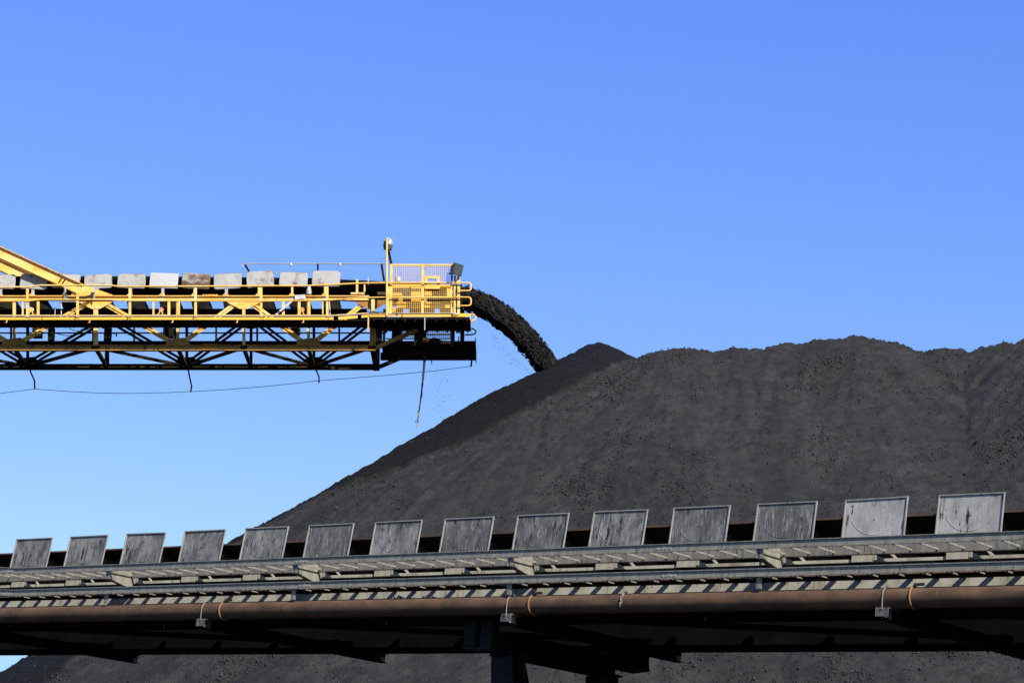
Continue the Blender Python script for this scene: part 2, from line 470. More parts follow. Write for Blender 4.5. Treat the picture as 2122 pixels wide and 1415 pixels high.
def rocks(P, S, stretch=None, seed=1):
    """many small angular lumps as one mesh (arrays)"""
    r = np.random.default_rng(seed)
    n = len(P)
    octa = np.array([(1, 0, 0), (-1, 0, 0), (0, 1, 0), (0, -1, 0), (0, 0, 1), (0, 0, -1)], float)
    tri = np.array([(0, 2, 4), (2, 1, 4), (1, 3, 4), (3, 0, 4), (2, 0, 5), (1, 2, 5), (3, 1, 5), (0, 3, 5)])
    v = octa[None] * (0.7 + .6 * r.random((n, 6, 1))) + .35 * r.normal(size=(n, 6, 3)) * .6
    q = r.normal(size=(n, 4)); q /= np.linalg.norm(q, axis=1)[:, None]
    w, x, y, z = q.T
    Rm = np.stack([1 - 2 * (y * y + z * z), 2 * (x * y - z * w), 2 * (x * z + y * w), 2 * (x * y + z * w), 1 - 2 * (x * x + z * z),
                   2 * (y * z - x * w), 2 * (x * z - y * w), 2 * (y * z + x * w), 1 - 2 * (x * x + y * y)], 1).reshape(n, 3, 3)
    v = np.einsum('nij,nkj->nki', Rm, v)
    if stretch is not None:
        v = v + (stretch[:, None, :] * (np.einsum('nkj,nj->nk', v, stretch) * .8)[:, :, None])
    v = v * S[:, None, None] + P[:, None, :]
    fidx = tri[None] + (np.arange(n) * 6)[:, None, None]
    m = bpy.data.meshes.new('lumps')
    m.vertices.add(n * 6); m.vertices.foreach_set('co', v.ravel())
    m.loops.add(n * 24); m.loops.foreach_set('vertex_index', fidx.ravel().astype(np.int32))
    m.polygons.add(n * 8); m.polygons.foreach_set('loop_start', np.arange(0, n * 24, 3, dtype=np.int32))
    m.update(calc_edges=True)
    return m
lump_m = mat('coal lumps', [(.017, .016, .0142), (.029, .0272, .0242), (.046, .043, .038)], (6, 6, 6), .55, spec=.25)
cand = np.stack([RNG.uniform(-27, 22, 2600000), RNG.uniform(52, 84, 2600000)], 1)
pick = fbm(cand[:, 0] * .9 + 5, cand[:, 1] * .5, 3, 1) * .5 + .5
cand = cand[RNG.random(len(cand)) < np.clip((pick - .48) * 1.3, .03, 1) * .5]
h_, f_, c_ = pile(cand[:, 0], cand[:, 1])
keep = RNG.random(len(cand)) < np.where(f_ > .5, .04, np.clip(.25 + c_ * 6, 0, 1))
cand, h_ = cand[keep], h_[keep]
print('lumps', len(cand))
sz = .013 + .020 * RNG.random(len(cand)) ** 2 + .026 * RNG.random(len(cand)) ** 8
lm = rocks(np.stack([cand[:, 0], cand[:, 1], h_ + sz * .3], 1), sz, seed=5)
lm.materials.append(lump_m)
lo = bpy.data.objects.new('coal_lumps', lm); COL.objects.link(lo); lo.parent = stock; lo['kind'] = 'stuff'

# ------------------------------------------------------------------ falling coal
up_px = [(940, 588), (975, 595), (1000, 604), (1040, 622), (1080, 655), (1115, 693), (1145, 731), (1170, 770), (1188, 806)]
lo_px = [(940, 618), (985, 630), (1010, 646), (1040, 670), (1070, 695), (1101, 726), (1124, 754), (1147, 790), (1160, 816)]
YS0, YS1 = 80.65, 81.85
def resample(pts, n):
    p = np.array([at(px, py, YS0)[[0, 2]] for px, py in pts])
    t = np.concatenate([[0], np.cumsum(np.hypot(*np.diff(p, axis=0).T))]); t /= t[-1]
    from_ = np.linspace(0, 1, n)
    # smooth through a cubic fit
    return np.stack([np.polyval(np.polyfit(t, p[:, 0], 4), from_), np.polyval(np.polyfit(t, p[:, 1], 4), from_)], 1)
ns, nr = 260, 96
UP, LO = resample(up_px, ns), resample(lo_px, ns)
ang = np.linspace(0, 2 * math.pi, 2001)
sq = lambda c: np.sign(c) * np.abs(c) ** .38
A, B = sq(np.cos(ang)), sq(np.sin(ang))     # rounded rectangle: A across the belt, B through the thickness
al = np.concatenate([[0], np.cumsum(np.hypot(np.diff(A) * .6, np.diff(B) * .3))])
qq = np.linspace(0, al[-1], nr, endpoint=False)
A, B, al_ = np.interp(qq, al, A), np.interp(qq, al, B), qq
st_v = np.zeros((ns, nr, 3))
tt = np.linspace(0, 1, ns)
cen, half = (UP + LO) / 2, (UP - LO) / 2
loose = .25 + .75 * tt                      # the stream breaks up as it falls
for k in range(nr):
    u_ = np.full(ns, al_[k])
    skew = tt * 30 + B[k] * .8
    n1 = fbm(skew * .45, u_ * 4 + 3, 3, 1); n2 = fbm(skew * 1.3, u_ * 13, 3, 2, .65)
    d_th = 1 + .11 * n1 * loose + .06 * n2 * loose
    if B[k] < 0: d_th = d_th * (1 - .55 * np.clip(tt - .22, 0, 1) * min(1, -B[k] * 1.6))
    if B[k] < -.3: d_th = d_th + .22 * fbm(tt * 22, u_ * 5 + 9, 3, 3) * loose * (-B[k])
    st_v[:, k, 0] = cen[:, 0] + half[:, 0] * B[k] * d_th
    st_v[:, k, 2] = cen[:, 1] + half[:, 1] * B[k] * d_th
    st_v[:, k, 1] = (YS0 + YS1) / 2 + (YS1 - YS0) / 2 * A[k] * (1 + .08 * n1 + .11 * n2 * loose)
fm_ = []
for i in range(ns - 1):
    for k in range(nr):
        fm_.append((i * nr + k, (i + 1) * nr + k, (i + 1) * nr + (k + 1) % nr, i * nr + (k + 1) % nr))
sv = st_v.reshape(-1, 3)
cnt = 15000
ti = RNG.random(cnt) ** .7 * (ns - 1.01)
i0 = ti.astype(int)
e = RNG.random(cnt)
fall_q = np.clip(ti / ns - .22, 0, 1)
lowb = np.where(e < .90, -(1 - .55 * fall_q) - RNG.random(cnt) ** 1.3 * (.12 + 1.35 * fall_q), 0)
b_ = np.where(e < .08, 1.0 + .05 * RNG.normal(size=cnt), np.where(e < .90, lowb, RNG.uniform(-1, 1, cnt)))
gap = fbm(ti * .055 + b_ * 1.5, b_ * 5.5 + 3, 3, 1) + .25 * fbm(ti * .25, b_ * 14, 2, 2)
a_ = np.where(e < .88, RNG.uniform(-1, 1, cnt), -1.0 - .02 * np.abs(RNG.normal(size=cnt)))
ok_ = (e < .08) | (e >= .90) | (gap > -.02 - .30 * (b_ > -1.0))
ti, i0, e, b_, a_ = ti[ok_], i0[ok_], e[ok_], b_[ok_], a_[ok_]; cnt = len(ti)
PX = cen[i0, 0] + half[i0, 0] * b_; PZ = cen[i0, 1] + half[i0, 1] * b_
dirv = np.gradient(cen, axis=0)[i0]; dirv /= np.linalg.norm(dirv, axis=1)[:, None]
SD = np.stack([dirv[:, 0], np.zeros(cnt), dirv[:, 1]], 1)
szs = .010 + .026 * RNG.random(cnt) ** 2 + .022 * RNG.random(cnt) ** 8
rk = rocks(np.stack([PX, (YS0 + YS1) / 2 + (YS1 - YS0) / 2 * a_, PZ], 1), szs, SD, 8)
# loose crumbs dribbling under the stream and below the head
nd = 420
px_ = np.concatenate([RNG.uniform(1020, 1112, nd // 2), RNG.normal(912, 12, nd // 2)])
py_ = np.concatenate([np.interp(px_[:nd // 2], [1020, 1060, 1112], [690, 735, 775]) + np.abs(RNG.normal(0, 13, nd // 2)), RNG.uniform(742, 880, nd // 2)])
px_[nd // 2:] += (py_[nd // 2:] - 742) * .10
DP = np.array([at(a, b, RNG.uniform(80.7, 81.8)) for a, b in zip(px_, py_)])
rk2 = rocks(DP, .006 + .010 * RNG.random(len(DP)) ** 2, None, 9)
me = bpy.data.meshes.new('falling_coal')
me.from_pydata(sv.tolist(), [], fm_)
me.polygons.foreach_set('use_smooth', [True] * len(me.polygons))
import bmesh
bm = bmesh.new(); bm.from_mesh(me); bmesh.ops.recalc_face_normals(bm, faces=bm.faces); bm.from_mesh(rk); bm.from_mesh(rk2); bm.to_mesh(me); bm.free()
stream_m = mat('falling coal', [(.010, .0094, .0085), (.016, .0151, .0136), (.025, .0236, .021)], (5, 5, 9), .85, bump=.9, bump_scale=11, spec=.15)
me.materials.append(stream_m)
fall = bpy.data.objects.new('falling_coal', me); COL.objects.link(fall)
tag(fall, 'arching stream of black coal pouring off the end of the yellow boom', 'falling coal', kind='stuff')

# ------------------------------------------------------------------ near belt conveyor (local frame: s along, t away, h up)
S = np.array([0.79273147, -0.60266194, -0.09151724]); T = np.array([0.60520168, 0.79607219, 0.0]); HH = np.cross(S, T)
O = np.array([0.0, 37.3930195, 9.21774946])
def frame_matrix():
    m = Matrix.Identity(4)
    for i in range(3):
        m[i][0], m[i][1], m[i][2], m[i][3] = S[i], T[i], HH[i], O[i]
    return m
conv = empty('belt_conveyor')
conv.matrix_world = frame_matrix()
tag(conv, 'grimy elevated belt conveyor gallery with a row of grey square guard plates', 'conveyor')
S0, S1 = -26.0, 15.0
KINK = -11.68                                # the walkway rails bend up left of here
def channel(mb, s0, s1, t, h0, h1, fl=.020, th=.008, rise0=0.0, rise1=0.0):
    """C-channel along s, toes toward -t; rise lifts the ends"""
    def hx(t0, t1, a, b):
        mb.hexa([(s0, t0, a + rise0), (s1, t0, a + rise1), (s1, t1, a + rise1), (s0, t1, a + rise0),
                 (s0, t0, b + rise0), (s1, t0, b + rise1), (s1, t1, b + rise1), (s0, t1, b + rise0)])
    hx(t, t + th, h0 + .024, h1 - .011); hx(t + .012, t + .02, h0 + .02, h0 + .03)
    hx(t - fl, t + th, h1 - .011, h1)
    hx(t - fl - .004, t + th, h0, h0 + .021)
RISE = .062
for nm, h0, h1 in (('walkway_channel', -.117, 0.004), ('walkway_channel', -.528, -.408)):
    mb = MB()
    channel(mb, KINK, S1, 0, h0, h1)
    channel(mb, S0, KINK, 0, h0, h1, rise0=RISE * (KINK - S0), rise1=0)
    mb.build(nm, M['steel'], conv)
# bolted splices on the channels
spl = MB()
spl.box(-.135, .135, -.005, .002, -.086, -.046)
spl.box(-.010, .010, -.010, -.004, -.092, -.032)
for k in (-.105, -.035, .04, .11):
    spl.lathe((k, -.018, -.066), (0, 1, 0), [(0, .0), (0, .012), (.018, .013)], 8)
sp0 = spl.build('splice_bolts', M['plate_edge'], conv)
sp0.name = 'splice'; sp0.location = (2.884, 0, 0)
for s_ in (-4.48, -11.9):
    dup(sp0, conv, (s_, 0, RISE * .2 if s_ < KINK else 0))
for s_ in (3.0, -4.35, -11.85):
    dup(sp0, conv, (s_, 0, -.412))
# joists of the two walkway levels
j = MB(); j.box(-.014, .006, .012, .566, -.119, -.113); j.box(.001, .006, .012, .566, -.113, -.092)
j0 = j.build('walkway_joist', M['steel'], conv)
j = MB(); j.box(-.022, .022, .012, .40, -.512, -.504); j.box(-.022, .022, .55, .672, -.512, -.44); j.box(.014, .022, .012, .398, -.504, -.44)
b0 = j.build('grating_bearer', M['steel'], conv)
first = True
for i in range(-38, 24):
    s_ = i * .418 + .06
    rz = RISE * (KINK - s_) if s_ < KINK else 0
    if first:
        j0.location = (s_, 0, rz); b0.location = (s_ - .024, 0, rz); first = False
    else:
        dup(j0, conv, (s_, 0, rz)); dup(b0, conv, (s_ - .024, 0, rz))
# stringers carrying the idlers
for t0 in (.57, 3.62):
    mb = MB()
    sg = 1 if t0 < 2 else -1
    mb.box(S0, S1, t0, t0 + .01, -.132, -.03)
    mb.box(S0, S1, min(t0, t0 + sg * .09), max(t0, t0 + sg * .09) + .01, -.144, -.132)
    mb.box(S0, S1, min(t0, t0 + sg * .09), max(t0, t0 + sg * .09) + .01, -.03, -.018)
    mb.build('stringer', M['steel'], conv)
# knee brackets of the walkway
mb = MB()
mb.prism([(0, .012, -.02), (0, .565, -.02), (0, .66, -.24), (0, .66, -.385), (0, .50, -.335), (0, .012, -.24)], .012, (1, 0, 0))
mb.box(-.05, .062, .012, .022, -.24, -.118)
mb.bar((-.0, .012, -.246), (0, .50, -.341), .01, .11, side=(1, 0, 0))
mb.bar((-.0, .51, -.343), (0, .66, -.392), .01, .11, side=(1, 0, 0))
mb.box(-.05, .05, .45, .56, -.50, -.35)
mb.box(-.04, .052, .02, .04, -.70, -.53)
k0 = mb.build('knee_bracket', M['steel'], conv)
ks = [-22.9, -18.35, -13.77, -9.19, -4.62, -.03, 4.56, 9.14]
for i, s_ in enumerate(ks):
    rz = RISE * (KINK - s_) if s_ < KINK else 0
    if i == 0: k0.location = (s_, 0, rz)
    else: dup(k0, conv, (s_, 0, rz))
# belt: troughed carrying strand and flat return strand
prof = [(.98, .475), (1.10, .42), (1.50, .20), (2.60, .20), (3.00, .42), (3.12, .475)]
mb = MB()
th = .022
for (t0, h0), (t1, h1) in zip(prof[:-1], prof[1:]):
    mb.hexa([(S0, t0, h0 - th), (S1, t0, h0 - th), (S1, t1, h1 - th), (S0, t1, h1 - th), (S0, t0, h0), (S1, t0, h0), (S1, t1, h1), (S0, t1, h1)])
mb.build('belt', M['rubber'], conv)
mb = MB(); mb.box(S0, S1, .972, .980, .452, .478); mb.build('belt_edge', M['rust'], conv)
mb = MB(); mb.box(S0, S1, 1.0, 3.1, -.28, -.262); mb.build('return_belt', M['rubber'], conv)
# coal on the belt
mb = MB(); n = 220
vs, fs = [], []
for i in range(n + 1):
    s_ = S0 + (S1 - S0) * i / n
    for k, (t_, h_2) in enumerate([(1.25, .34), (1.6, .44), (2.05, .50), (2.5, .44), (2.85, .34)]):
        vs.append((s_, t_, h_2 + random.uniform(-.03, .03)))
for i in range(n):
    for k in range(4):
        fs.append((i * 5 + k, i * 5 + 5 + k, i * 5 + 6 + k, i * 5 + 1 + k))
mb.add(vs, fs, True); o = mb.build('carried_coal', stream_m, conv); o['kind'] = 'stuff'
# plate girders
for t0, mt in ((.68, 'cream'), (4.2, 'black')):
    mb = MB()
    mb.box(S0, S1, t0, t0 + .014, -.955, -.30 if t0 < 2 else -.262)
    mb.build('girder_web', M[mt], conv)
    mb = MB(); mb.box(S0, S1, t0 - .012 if t0 < 2 else t0 - .13, t0 + .22, -.30 if t0 < 2 else -.262, -.285 if t0 < 2 else -.216); mb.build('girder_flange', M['cream' if t0 < 2 else 'black'], conv)
    if t0 < 2:
        mb = MB(); mb.box(S0, S1, .80, .806, -.225, -.178); mb.box(S0, S1, .806, .95, -.186, -.178); mb.build('ledge_angle', M['cream'], conv)
        mb = MB(); mb.box(S0, S1, .40, .55, -.528, -.44); mb.build('cable_tray', M['black'], conv)
        mb = MB(); mb.tube([(S0, .385, -.475), (S1, .385, -.475)], .008, 6); mb.build('cable', M['rust_bright'], conv)
        mb = MB(); mb.box(S0, S1, 3.40, 3.42, -.15, .42); mb.build('sky_block_panel', M['black'], conv)  # added dark panel, keeps sky from showing through below the belt
    mb = MB(); mb.box(S0, S1, t0 - .17, t0 + .17, -.985 - (.085 if t0 > 2 else 0), -.955 - (.085 if t0 > 2 else 0))
    if t0 > 2: mb.box(S0, S1, t0 - .012, t0 + .02, -1.04, -.956)
    mb.build('girder_flange', M['black'], conv)
# soffit between the girders, cross beams below
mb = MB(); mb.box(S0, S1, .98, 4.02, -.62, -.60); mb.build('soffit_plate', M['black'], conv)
cb = MB()
cb.box(-.008, .008, .25, 4.95, -1.16, -1.0); cb.box(-.09, .09, .25, 4.95, -1.0, -.988); cb.box(-.09, .09, .25, 4.95, -1.172, -1.16)
c0 = cb.build('cross_beam', M['black'], conv)
pbk = MB()
pbk.box(-.10, .10, .0, .25, -1.016, -1.004); pbk.prism([(.0, .0, -1.016), (.0, .25, -1.016), (.0, .25, -1.15), (.0, .0, -1.12)], .012, (1, 0, 0))
pbk.box(-.10, .10, -.012, .0, -1.13, -1.003)
p0 = pbk.build('pipe_bracket', M['plate_dark'], conv)
for i, s_ in enumerate([-20.1, -13.4, -6.71, -.017, 6.63, 13.3]):
    if i == 0: c0.location = (s_, 0, 0); p0.location = (s_, 0, 0)
    else: dup(c0, conv, (s_, 0, 0)); dup(p0, conv, (s_, 0, 0))
# diagonal bracing and small hangers under the soffit
br = MB(); br.bar((0, 1.0, -.93), (6.69, 4.0, -.93), .09, .09); br0 = br.build('soffit_brace', M['black'], conv)
for i, s_ in enumerate([-20.1, -13.4, -6.71, -.017, 6.63]):
    if i == 0: br0.location = (s_, 0, 0)
    else: dup(br0, conv, (s_, 0, 0))
hg = MB(); hg.bar((0, 1.6, -.62), (.05, 1.6, -.93), .05, .006, side=(1, 0, 0)); h0_ = hg.build('hanger', M['steel'], conv)
for i, s_ in enumerate([-9.3, -6.75, -3.9, -1.9, 2.6, 5.7]):
    if i == 0: h0_.location = (s_, 0, 0)
    else: dup(h0_, conv, (s_, 0, 0))
st2 = MB(); 
for q in (0, .34): st2.box(q, q + .22, .60, .79, -1.45, -.99)
st2.box(-.03, .60, .6, .95, -1.475, -1.45)
s0_ = st2.build('bearing_stiffener', M['column'], conv); s0_.location = (-1.32, 0, 0)

# coal spilled along the girder edge behind the pipe
q1 = RNG.random(900)
sp_s = np.where(q1 < .55, RNG.normal(-2.3, .62, 900), RNG.uniform(-13, 8, 900))
hump = np.clip(1.2 - np.abs(sp_s + 2.3) * .9, 0, 1) * (.7 + .5 * np.sin(sp_s * 9)) * .06
sp_h = -.715 + RNG.random(900) * (hump + .012)
spm = rocks(np.stack([sp_s, RNG.uniform(.30, .66, 900), sp_h], 1), .010 + .016 * RNG.random(900) ** 2, None, 12)
spm.materials.append(stream_m)
spo = bpy.data.objects.new('spilled_coal', spm); COL.objects.link(spo); spo.parent = conv; spo['kind'] = 'stuff'
mb = MB(); mb.box(S0, S1, .28, .678, -.735, -.725); mb.build('spill_shelf', M['black'], conv)

# idlers with their guard plates
def guard(style):
    root = MB()
    w, hb, ht, lean = 1.022, .06, .745, .105
    def P(x, h, dt=0.0): return (x, .895 + lean * (h - .06) / .69 + dt, h)
    root.hexa([P(-w / 2, hb), P(w / 2, hb), P(w / 2, hb, .006), P(-w / 2, hb, .006), P(-w / 2, ht), P(w / 2, ht), P(w / 2, ht, .006), P(-w / 2, ht, .006)])
    arc = [P(.40 * math.cos(a) + .0, .56 + .36 * math.sin(a) - .0, -.001) for a in np.radians(np.linspace(200, 345, 22))]
    root.tube([q_ + np.array([0, .004, 0]) for q_ in map(np.array, arc)], .008, 6)
    root.lathe(P(.0, .44, -.010), (0, 1, 0), [(0, 0.0), (0, .012), (.014, .014)], 8)
    gd = root.build('idler_guard', M[style], conv)
    fr = MB()
    for a, b in (((-w / 2, hb), (-w / 2, ht)), ((w / 2, hb), (w / 2, ht)), ((-w / 2 - .009, ht), (w / 2 + .009, ht))):
        fr.bar(P(*a, -.010), P(*b, -.010), .017, .024, side=(0, 1, 0))
    f = fr.build('rim', M['plate_edge'], gd)
    return gd, f
styles = ['plate', 'plate', 'plate', 'plate', 'plate', 'plate_dark', 'plate', 'plate_dark', 'plate_dark', 'plate', 'plate_dark', 'plate_dark', 'plate_pale', 'plate_pale']
dlabel = {'plate_pale': 'pale guard plate', 'plate_dark': 'dark streaked guard plate', 'plate': None}
protos = {}
lean_j = [0, 0, .01, 0, 0, 0, -.005, 0, 0, .004, 0, 0, -.012, 0]
fr_ = MB()
fr_.box(-.05, .05, .69, .74, -.016, .12); fr_.box(-.035, .035, .74, 3.55, -.018, .05); fr_.box(-.03, .03, 1.03, 1.07, .05, .33)
fr_.box(-.03, .03, 1.48, 1.54, .05, .10); fr_.box(-.03, .03, 2.56, 2.62, .05, .10); fr_.box(-.05, .05, 3.55, 3.62, -.018, .45)
idf = fr_.build('idler_frame', M['black'], conv)
ro = MB()
ro.tube([(.0, 1.07, .325), (.0, 1.46, .108)], .07, 14)
ro.tube([(.0, 1.56, .10), (.0, 2.54, .10)], .075, 14)
ro.tube([(.0, 2.64, .105), (.0, 3.1, .36)], .075, 14)
rol = ro.build('roller', M['roller'], conv)
ft = MB()
ft.box(-.17, .17, .775, .787, -.222, -.05)
ft.prism([(.18, .778, -.20), (.42, .778, -.20), (.18, .778, -.11)], .012, (0, 1, 0))
ft.bar((.42, .83, -.08), (.54, .83, -.185), .035, .01)
fo = ft.build('idler_foot', M['cream'], conv)
for nn in range(14):
    s_ = -12.449 + 1.5275 * nn
    st_ = styles[nn]
    if st_ not in protos:
        gd, rf = guard(st_); protos[st_] = (gd, rf)
    else:
        gd, rf = protos[st_]
        gd = dup(gd, conv, (0, 0, 0)); rf = dup(rf, gd, (0, 0, 0))
    gd.location = (s_ + .045, 0, -.005); gd.rotation_euler = (0, lean_j[nn], 0)
    if dlabel[st_]: gd['label'] = dlabel[st_]
    # embossed letter
    tm_ = text_mesh('P' if nn == 13 else 'D', .17, .004)
    lt = bpy.data.objects.new('letter', tm_); COL.objects.link(lt); lt.parent = gd
    tm_.materials.append(M[st_]); lt.rotation_euler = (math.radians(90 - 8.6), 0, 0); lt.location = (.14, .979 - .004, .57)
    if nn == 0:
        idf.location = (s_ + .46, 0, 0); rol.location = (s_ + .46, 0, 0); fo.location = (s_ - .05, 0, 0)
    else:
        dup(idf, conv, (s_ + .46, 0, 0)); dup(rol, conv, (s_ + .46, 0, 0)); dup(fo, conv, (s_ - .05, 0, 0))

# ------------------------------------------------------------------ rusty pipe on the brackets
pipe = empty('pipe'); pipe.matrix_world = frame_matrix()
tag(pipe, 'long rusty brown pipe lying on brackets along the conveyor gallery', 'pipe')
PT, PH, PR = .15, -.853, .148
mb = MB(); mb.tube([(S0, PT, PH), (-12, PT, PH), (-6, PT, PH + .004), (0, PT, PH), (6, PT, PH - .004), (S1, PT, PH)], PR, 40); mb.build('pipe_barrel', M['rust'], pipe)
cp = MB()
ring = [(0, PT + (PR + .008) * math.cos(a), PH + (PR + .008) * math.sin(a)) for a in np.linspace(0, 2 * math.pi, 40, endpoint=False)]
cp.tube(ring, .016, 8, closed=True)
cp.bar((-.0, PT - .02, PH + PR + .03), (.16, PT - .02, PH + PR + .035), .035, .05)
cp0 = cp.build('coupling', M['rust_bright'], pipe)
ub = MB(); ub.tube([(0, PT - PR - .012, -1.01)] + [(0, PT + (PR + .012) * math.cos(a), PH + (PR + .012) * math.sin(a)) for a in np.linspace(math.pi, 0, 16)] + [(0, PT + PR + .012, -1.01)], .008, 6)
ub.box(-.012, .012, PT - PR - .03, PT - PR, -1.03, -1.016)
ub0 = ub.build('u_bolt', M['steel'], pipe)
for i, s_ in enumerate([-20.1, -13.4, -6.71, -.017, 6.63, 13.3]):
    if i == 0: cp0.location = (s_ + .42, 0, 0); ub0.location = (s_, 0, 0)
    else: dup(cp0, pipe, (s_ + .42, 0, 0)); dup(ub0, pipe, (s_, 0, 0))
# short chain looped over the pipe
ch = empty('chain'); ch.matrix_world = frame_matrix()
tag(ch, 'short pale chain looped over the rusty pipe', 'chain')
mb = MB()
for i, a in enumerate(np.linspace(95, 195, 9)):
    a = math.radians(a); r = PR + .014
    c_ = np.array([2.16 + .012 * math.sin(i * 2.1), PT + r * math.cos(a), PH + r * math.sin(a)])
    tn = np.array([0, -math.sin(a), math.cos(a)]); sd = np.array([1, 0, 0]) if i % 2 else np.array([.3, math.cos(a), math.sin(a)])
    mb.tube([c_ + tn * .028 * math.cos(q) + sd * .014 * math.sin(q) for q in np.linspace(0, 2 * math.pi, 10, endpoint=False)], .006, 5, closed=True)
mb.build('chain_links', M['plate_edge'], ch)

# ------------------------------------------------------------------ trestle under the gallery
tr = empty('trestle'); 
tag(tr, 'dark steel trestle with two columns carrying the conveyor gallery', 'trestle')
SH = np.array([S[0], S[1], 0]); SH /= np.linalg.norm(SH)
def W(s_, t_, h_): return O + S * s_ + T * t_ + HH * h_
base = W(-.70, 1.0, -1.17).copy(); tr.location = (base[0], base[1], 0)
trl = np.array(tr.location)
UPZ = np.array([0, 0, 1.0])
def ibeam_col(t_):
    mb = MB()
    top = W(-.70, t_, -1.50 if t_ < 2 else -1.56); bot = np.array([top[0], top[1], 0.0])
    for k in (-1, 1):
        mb.bar(bot + SH * 0 + T * k * .17, top + T * k * .17, .42, .03, side=T)
    mb.bar(bot, top, .018, .31, side=T)
    mb.box(bot[0] - .35, bot[0] + .35, bot[1] - .35, bot[1] + .35, 0, .04)
    return mb.build('column', M['column'], tr, trl)
for t_ in (1.0, 3.62): ibeam_col(t_)
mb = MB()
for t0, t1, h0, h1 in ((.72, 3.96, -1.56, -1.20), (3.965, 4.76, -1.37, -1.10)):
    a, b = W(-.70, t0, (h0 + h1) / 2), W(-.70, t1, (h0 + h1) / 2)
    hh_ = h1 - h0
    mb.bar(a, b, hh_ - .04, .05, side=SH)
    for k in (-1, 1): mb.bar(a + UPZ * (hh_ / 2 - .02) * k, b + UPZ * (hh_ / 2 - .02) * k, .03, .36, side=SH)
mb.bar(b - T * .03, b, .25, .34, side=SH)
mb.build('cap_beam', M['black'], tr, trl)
for (t0, t1) in ((1.15, 3.5), (3.5, 1.15)):
    a = W(-.70, t0, -1.5); b = W(-.70, t1, -1.5); b = np.array([b[0], b[1], .4])
    mb = MB(); mb.bar(a + SH * (.06 if t0 < 2 else -.06), b + SH * (.06 if t0 < 2 else -.06), .26, .08, side=SH); mb.build('brace', M['black'], tr, trl)

# ------------------------------------------------------------------ yellow stacker boom (parallel to the picture plane)
boom = empty('stacker_boom')
B0 = at(300, 760, 81.2); boom.location = B0
tag(boom, 'yellow steel stacker boom with lattice truss, walkway and belt, reaching in from the left', 'stacker')
YR, YN, YF = 79.0, 80.0, 82.4
def bb(mb, name, m, parent=None, bevel=0):
    return mb.build(name, M[m], parent or boom, B0, bevel)
def zx(px, py, Y): return at(px, py, Y)
XL = -620          # the boom runs on out of the picture to the left
def chord(mb, x0, x1, ya, yb, Y, d, dY=0.0):
    """horizontal bar filling photo rows ya..yb between columns x0..x1 on plane Y (then moved back by dY)"""
    a, b = at(x0, ya, Y), at(x1, yb, Y)
    mb.box(a[0], b[0], Y + dY, Y + dY + d, b[2], a[2])
def member(mb, p, q, Y, w, d, dY=0.0):
    a, b = at(*p, Y), at(*q, Y)
    a[1] += dY; b[1] += dY
    mb.bar(a, b, w, d, side=(0, 1, 0))

XB, XT = [-650, -310, 29, 368, 639], [-480, -140, 198, 505, 770]
for dY, m_up, m_lo in ((0, 'yellow', 'yellow_shaded'), (2.4, 'yellow_dark_shade', 'yellow_dark_shade')):
    # upper chord (channel, top flange proud of the web) and lower chord
    mb = MB()
    chord(mb, XL, 766, 612.2, 613.8, YN - .07, .12, dY); chord(mb, XL, 766, 613.8, 620.3, YN, .03, dY); chord(mb, XL, 766, 620.3, 621.8, YN - .05, .1, dY)
    bb(mb, 'upper_chord', m_up)
    mb = MB()
    chord(mb, XL, 778, 714.5, 716, YN - .05, .16, dY); chord(mb, XL, 778, 716, 724, YN, .04, dY); chord(mb, XL, 778, 724, 725.8, YN - .05, .16, dY)
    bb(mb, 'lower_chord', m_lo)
    for i, xb in enumerate(XB):
        for xt in (XT[i - 1] if i else None, XT[i] if i < len(XT) else None):
            if xt is None: continue
            mb = MB()
            sgn = 1 if xt > xb else -1
            # twin-angle diagonal: two flats with a groove between
            a, b = (xb + sgn * 6, 712), (xt - sgn * 10, 623)
            u = np.array([b[0] - a[0], b[1] - a[1]], float); u /= np.linalg.norm(u); nrm = np.array([-u[1], u[0]])
            if dY == 0:
                member(mb, a, b, YN, .17, .03, dY + .07); member(mb, a, b, YN, .022, .06, dY + .05)
            else:
                for k in (-1, 1):
                    o_ = nrm * 4.2 * k
                    member(mb, (a[0] + o_[0], a[1] + o_[1]), (b[0] + o_[0], b[1] + o_[1]), YN, .085, .06, dY + .06)
            bb(mb, 'diagonal', 'yellow' if dY == 0 else 'yellow_dark_shade')
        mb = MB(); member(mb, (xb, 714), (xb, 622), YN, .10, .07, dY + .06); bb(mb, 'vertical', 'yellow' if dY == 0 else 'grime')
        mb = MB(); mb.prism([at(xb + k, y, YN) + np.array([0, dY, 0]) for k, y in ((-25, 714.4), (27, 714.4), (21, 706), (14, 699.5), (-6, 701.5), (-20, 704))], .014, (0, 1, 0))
        bb(mb, 'gusset', 'yellow_shaded' if dY == 0 else 'grime')
    for i, xt in enumerate(XT):
        w = .15 if xt == 198 else .10
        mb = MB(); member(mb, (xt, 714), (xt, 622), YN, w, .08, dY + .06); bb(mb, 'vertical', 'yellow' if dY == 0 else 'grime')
        mb = MB(); mb.prism([at(xt + k, y, YN) + np.array([0, dY + .001, 0]) for k, y in ((-38, 621.9), (38, 621.9), (30, 629), (8, 640), (-8, 640), (-30, 629))], .014, (0, 1, 0))
        bb(mb, 'gusset', m_up if xt != 770 else m_lo)
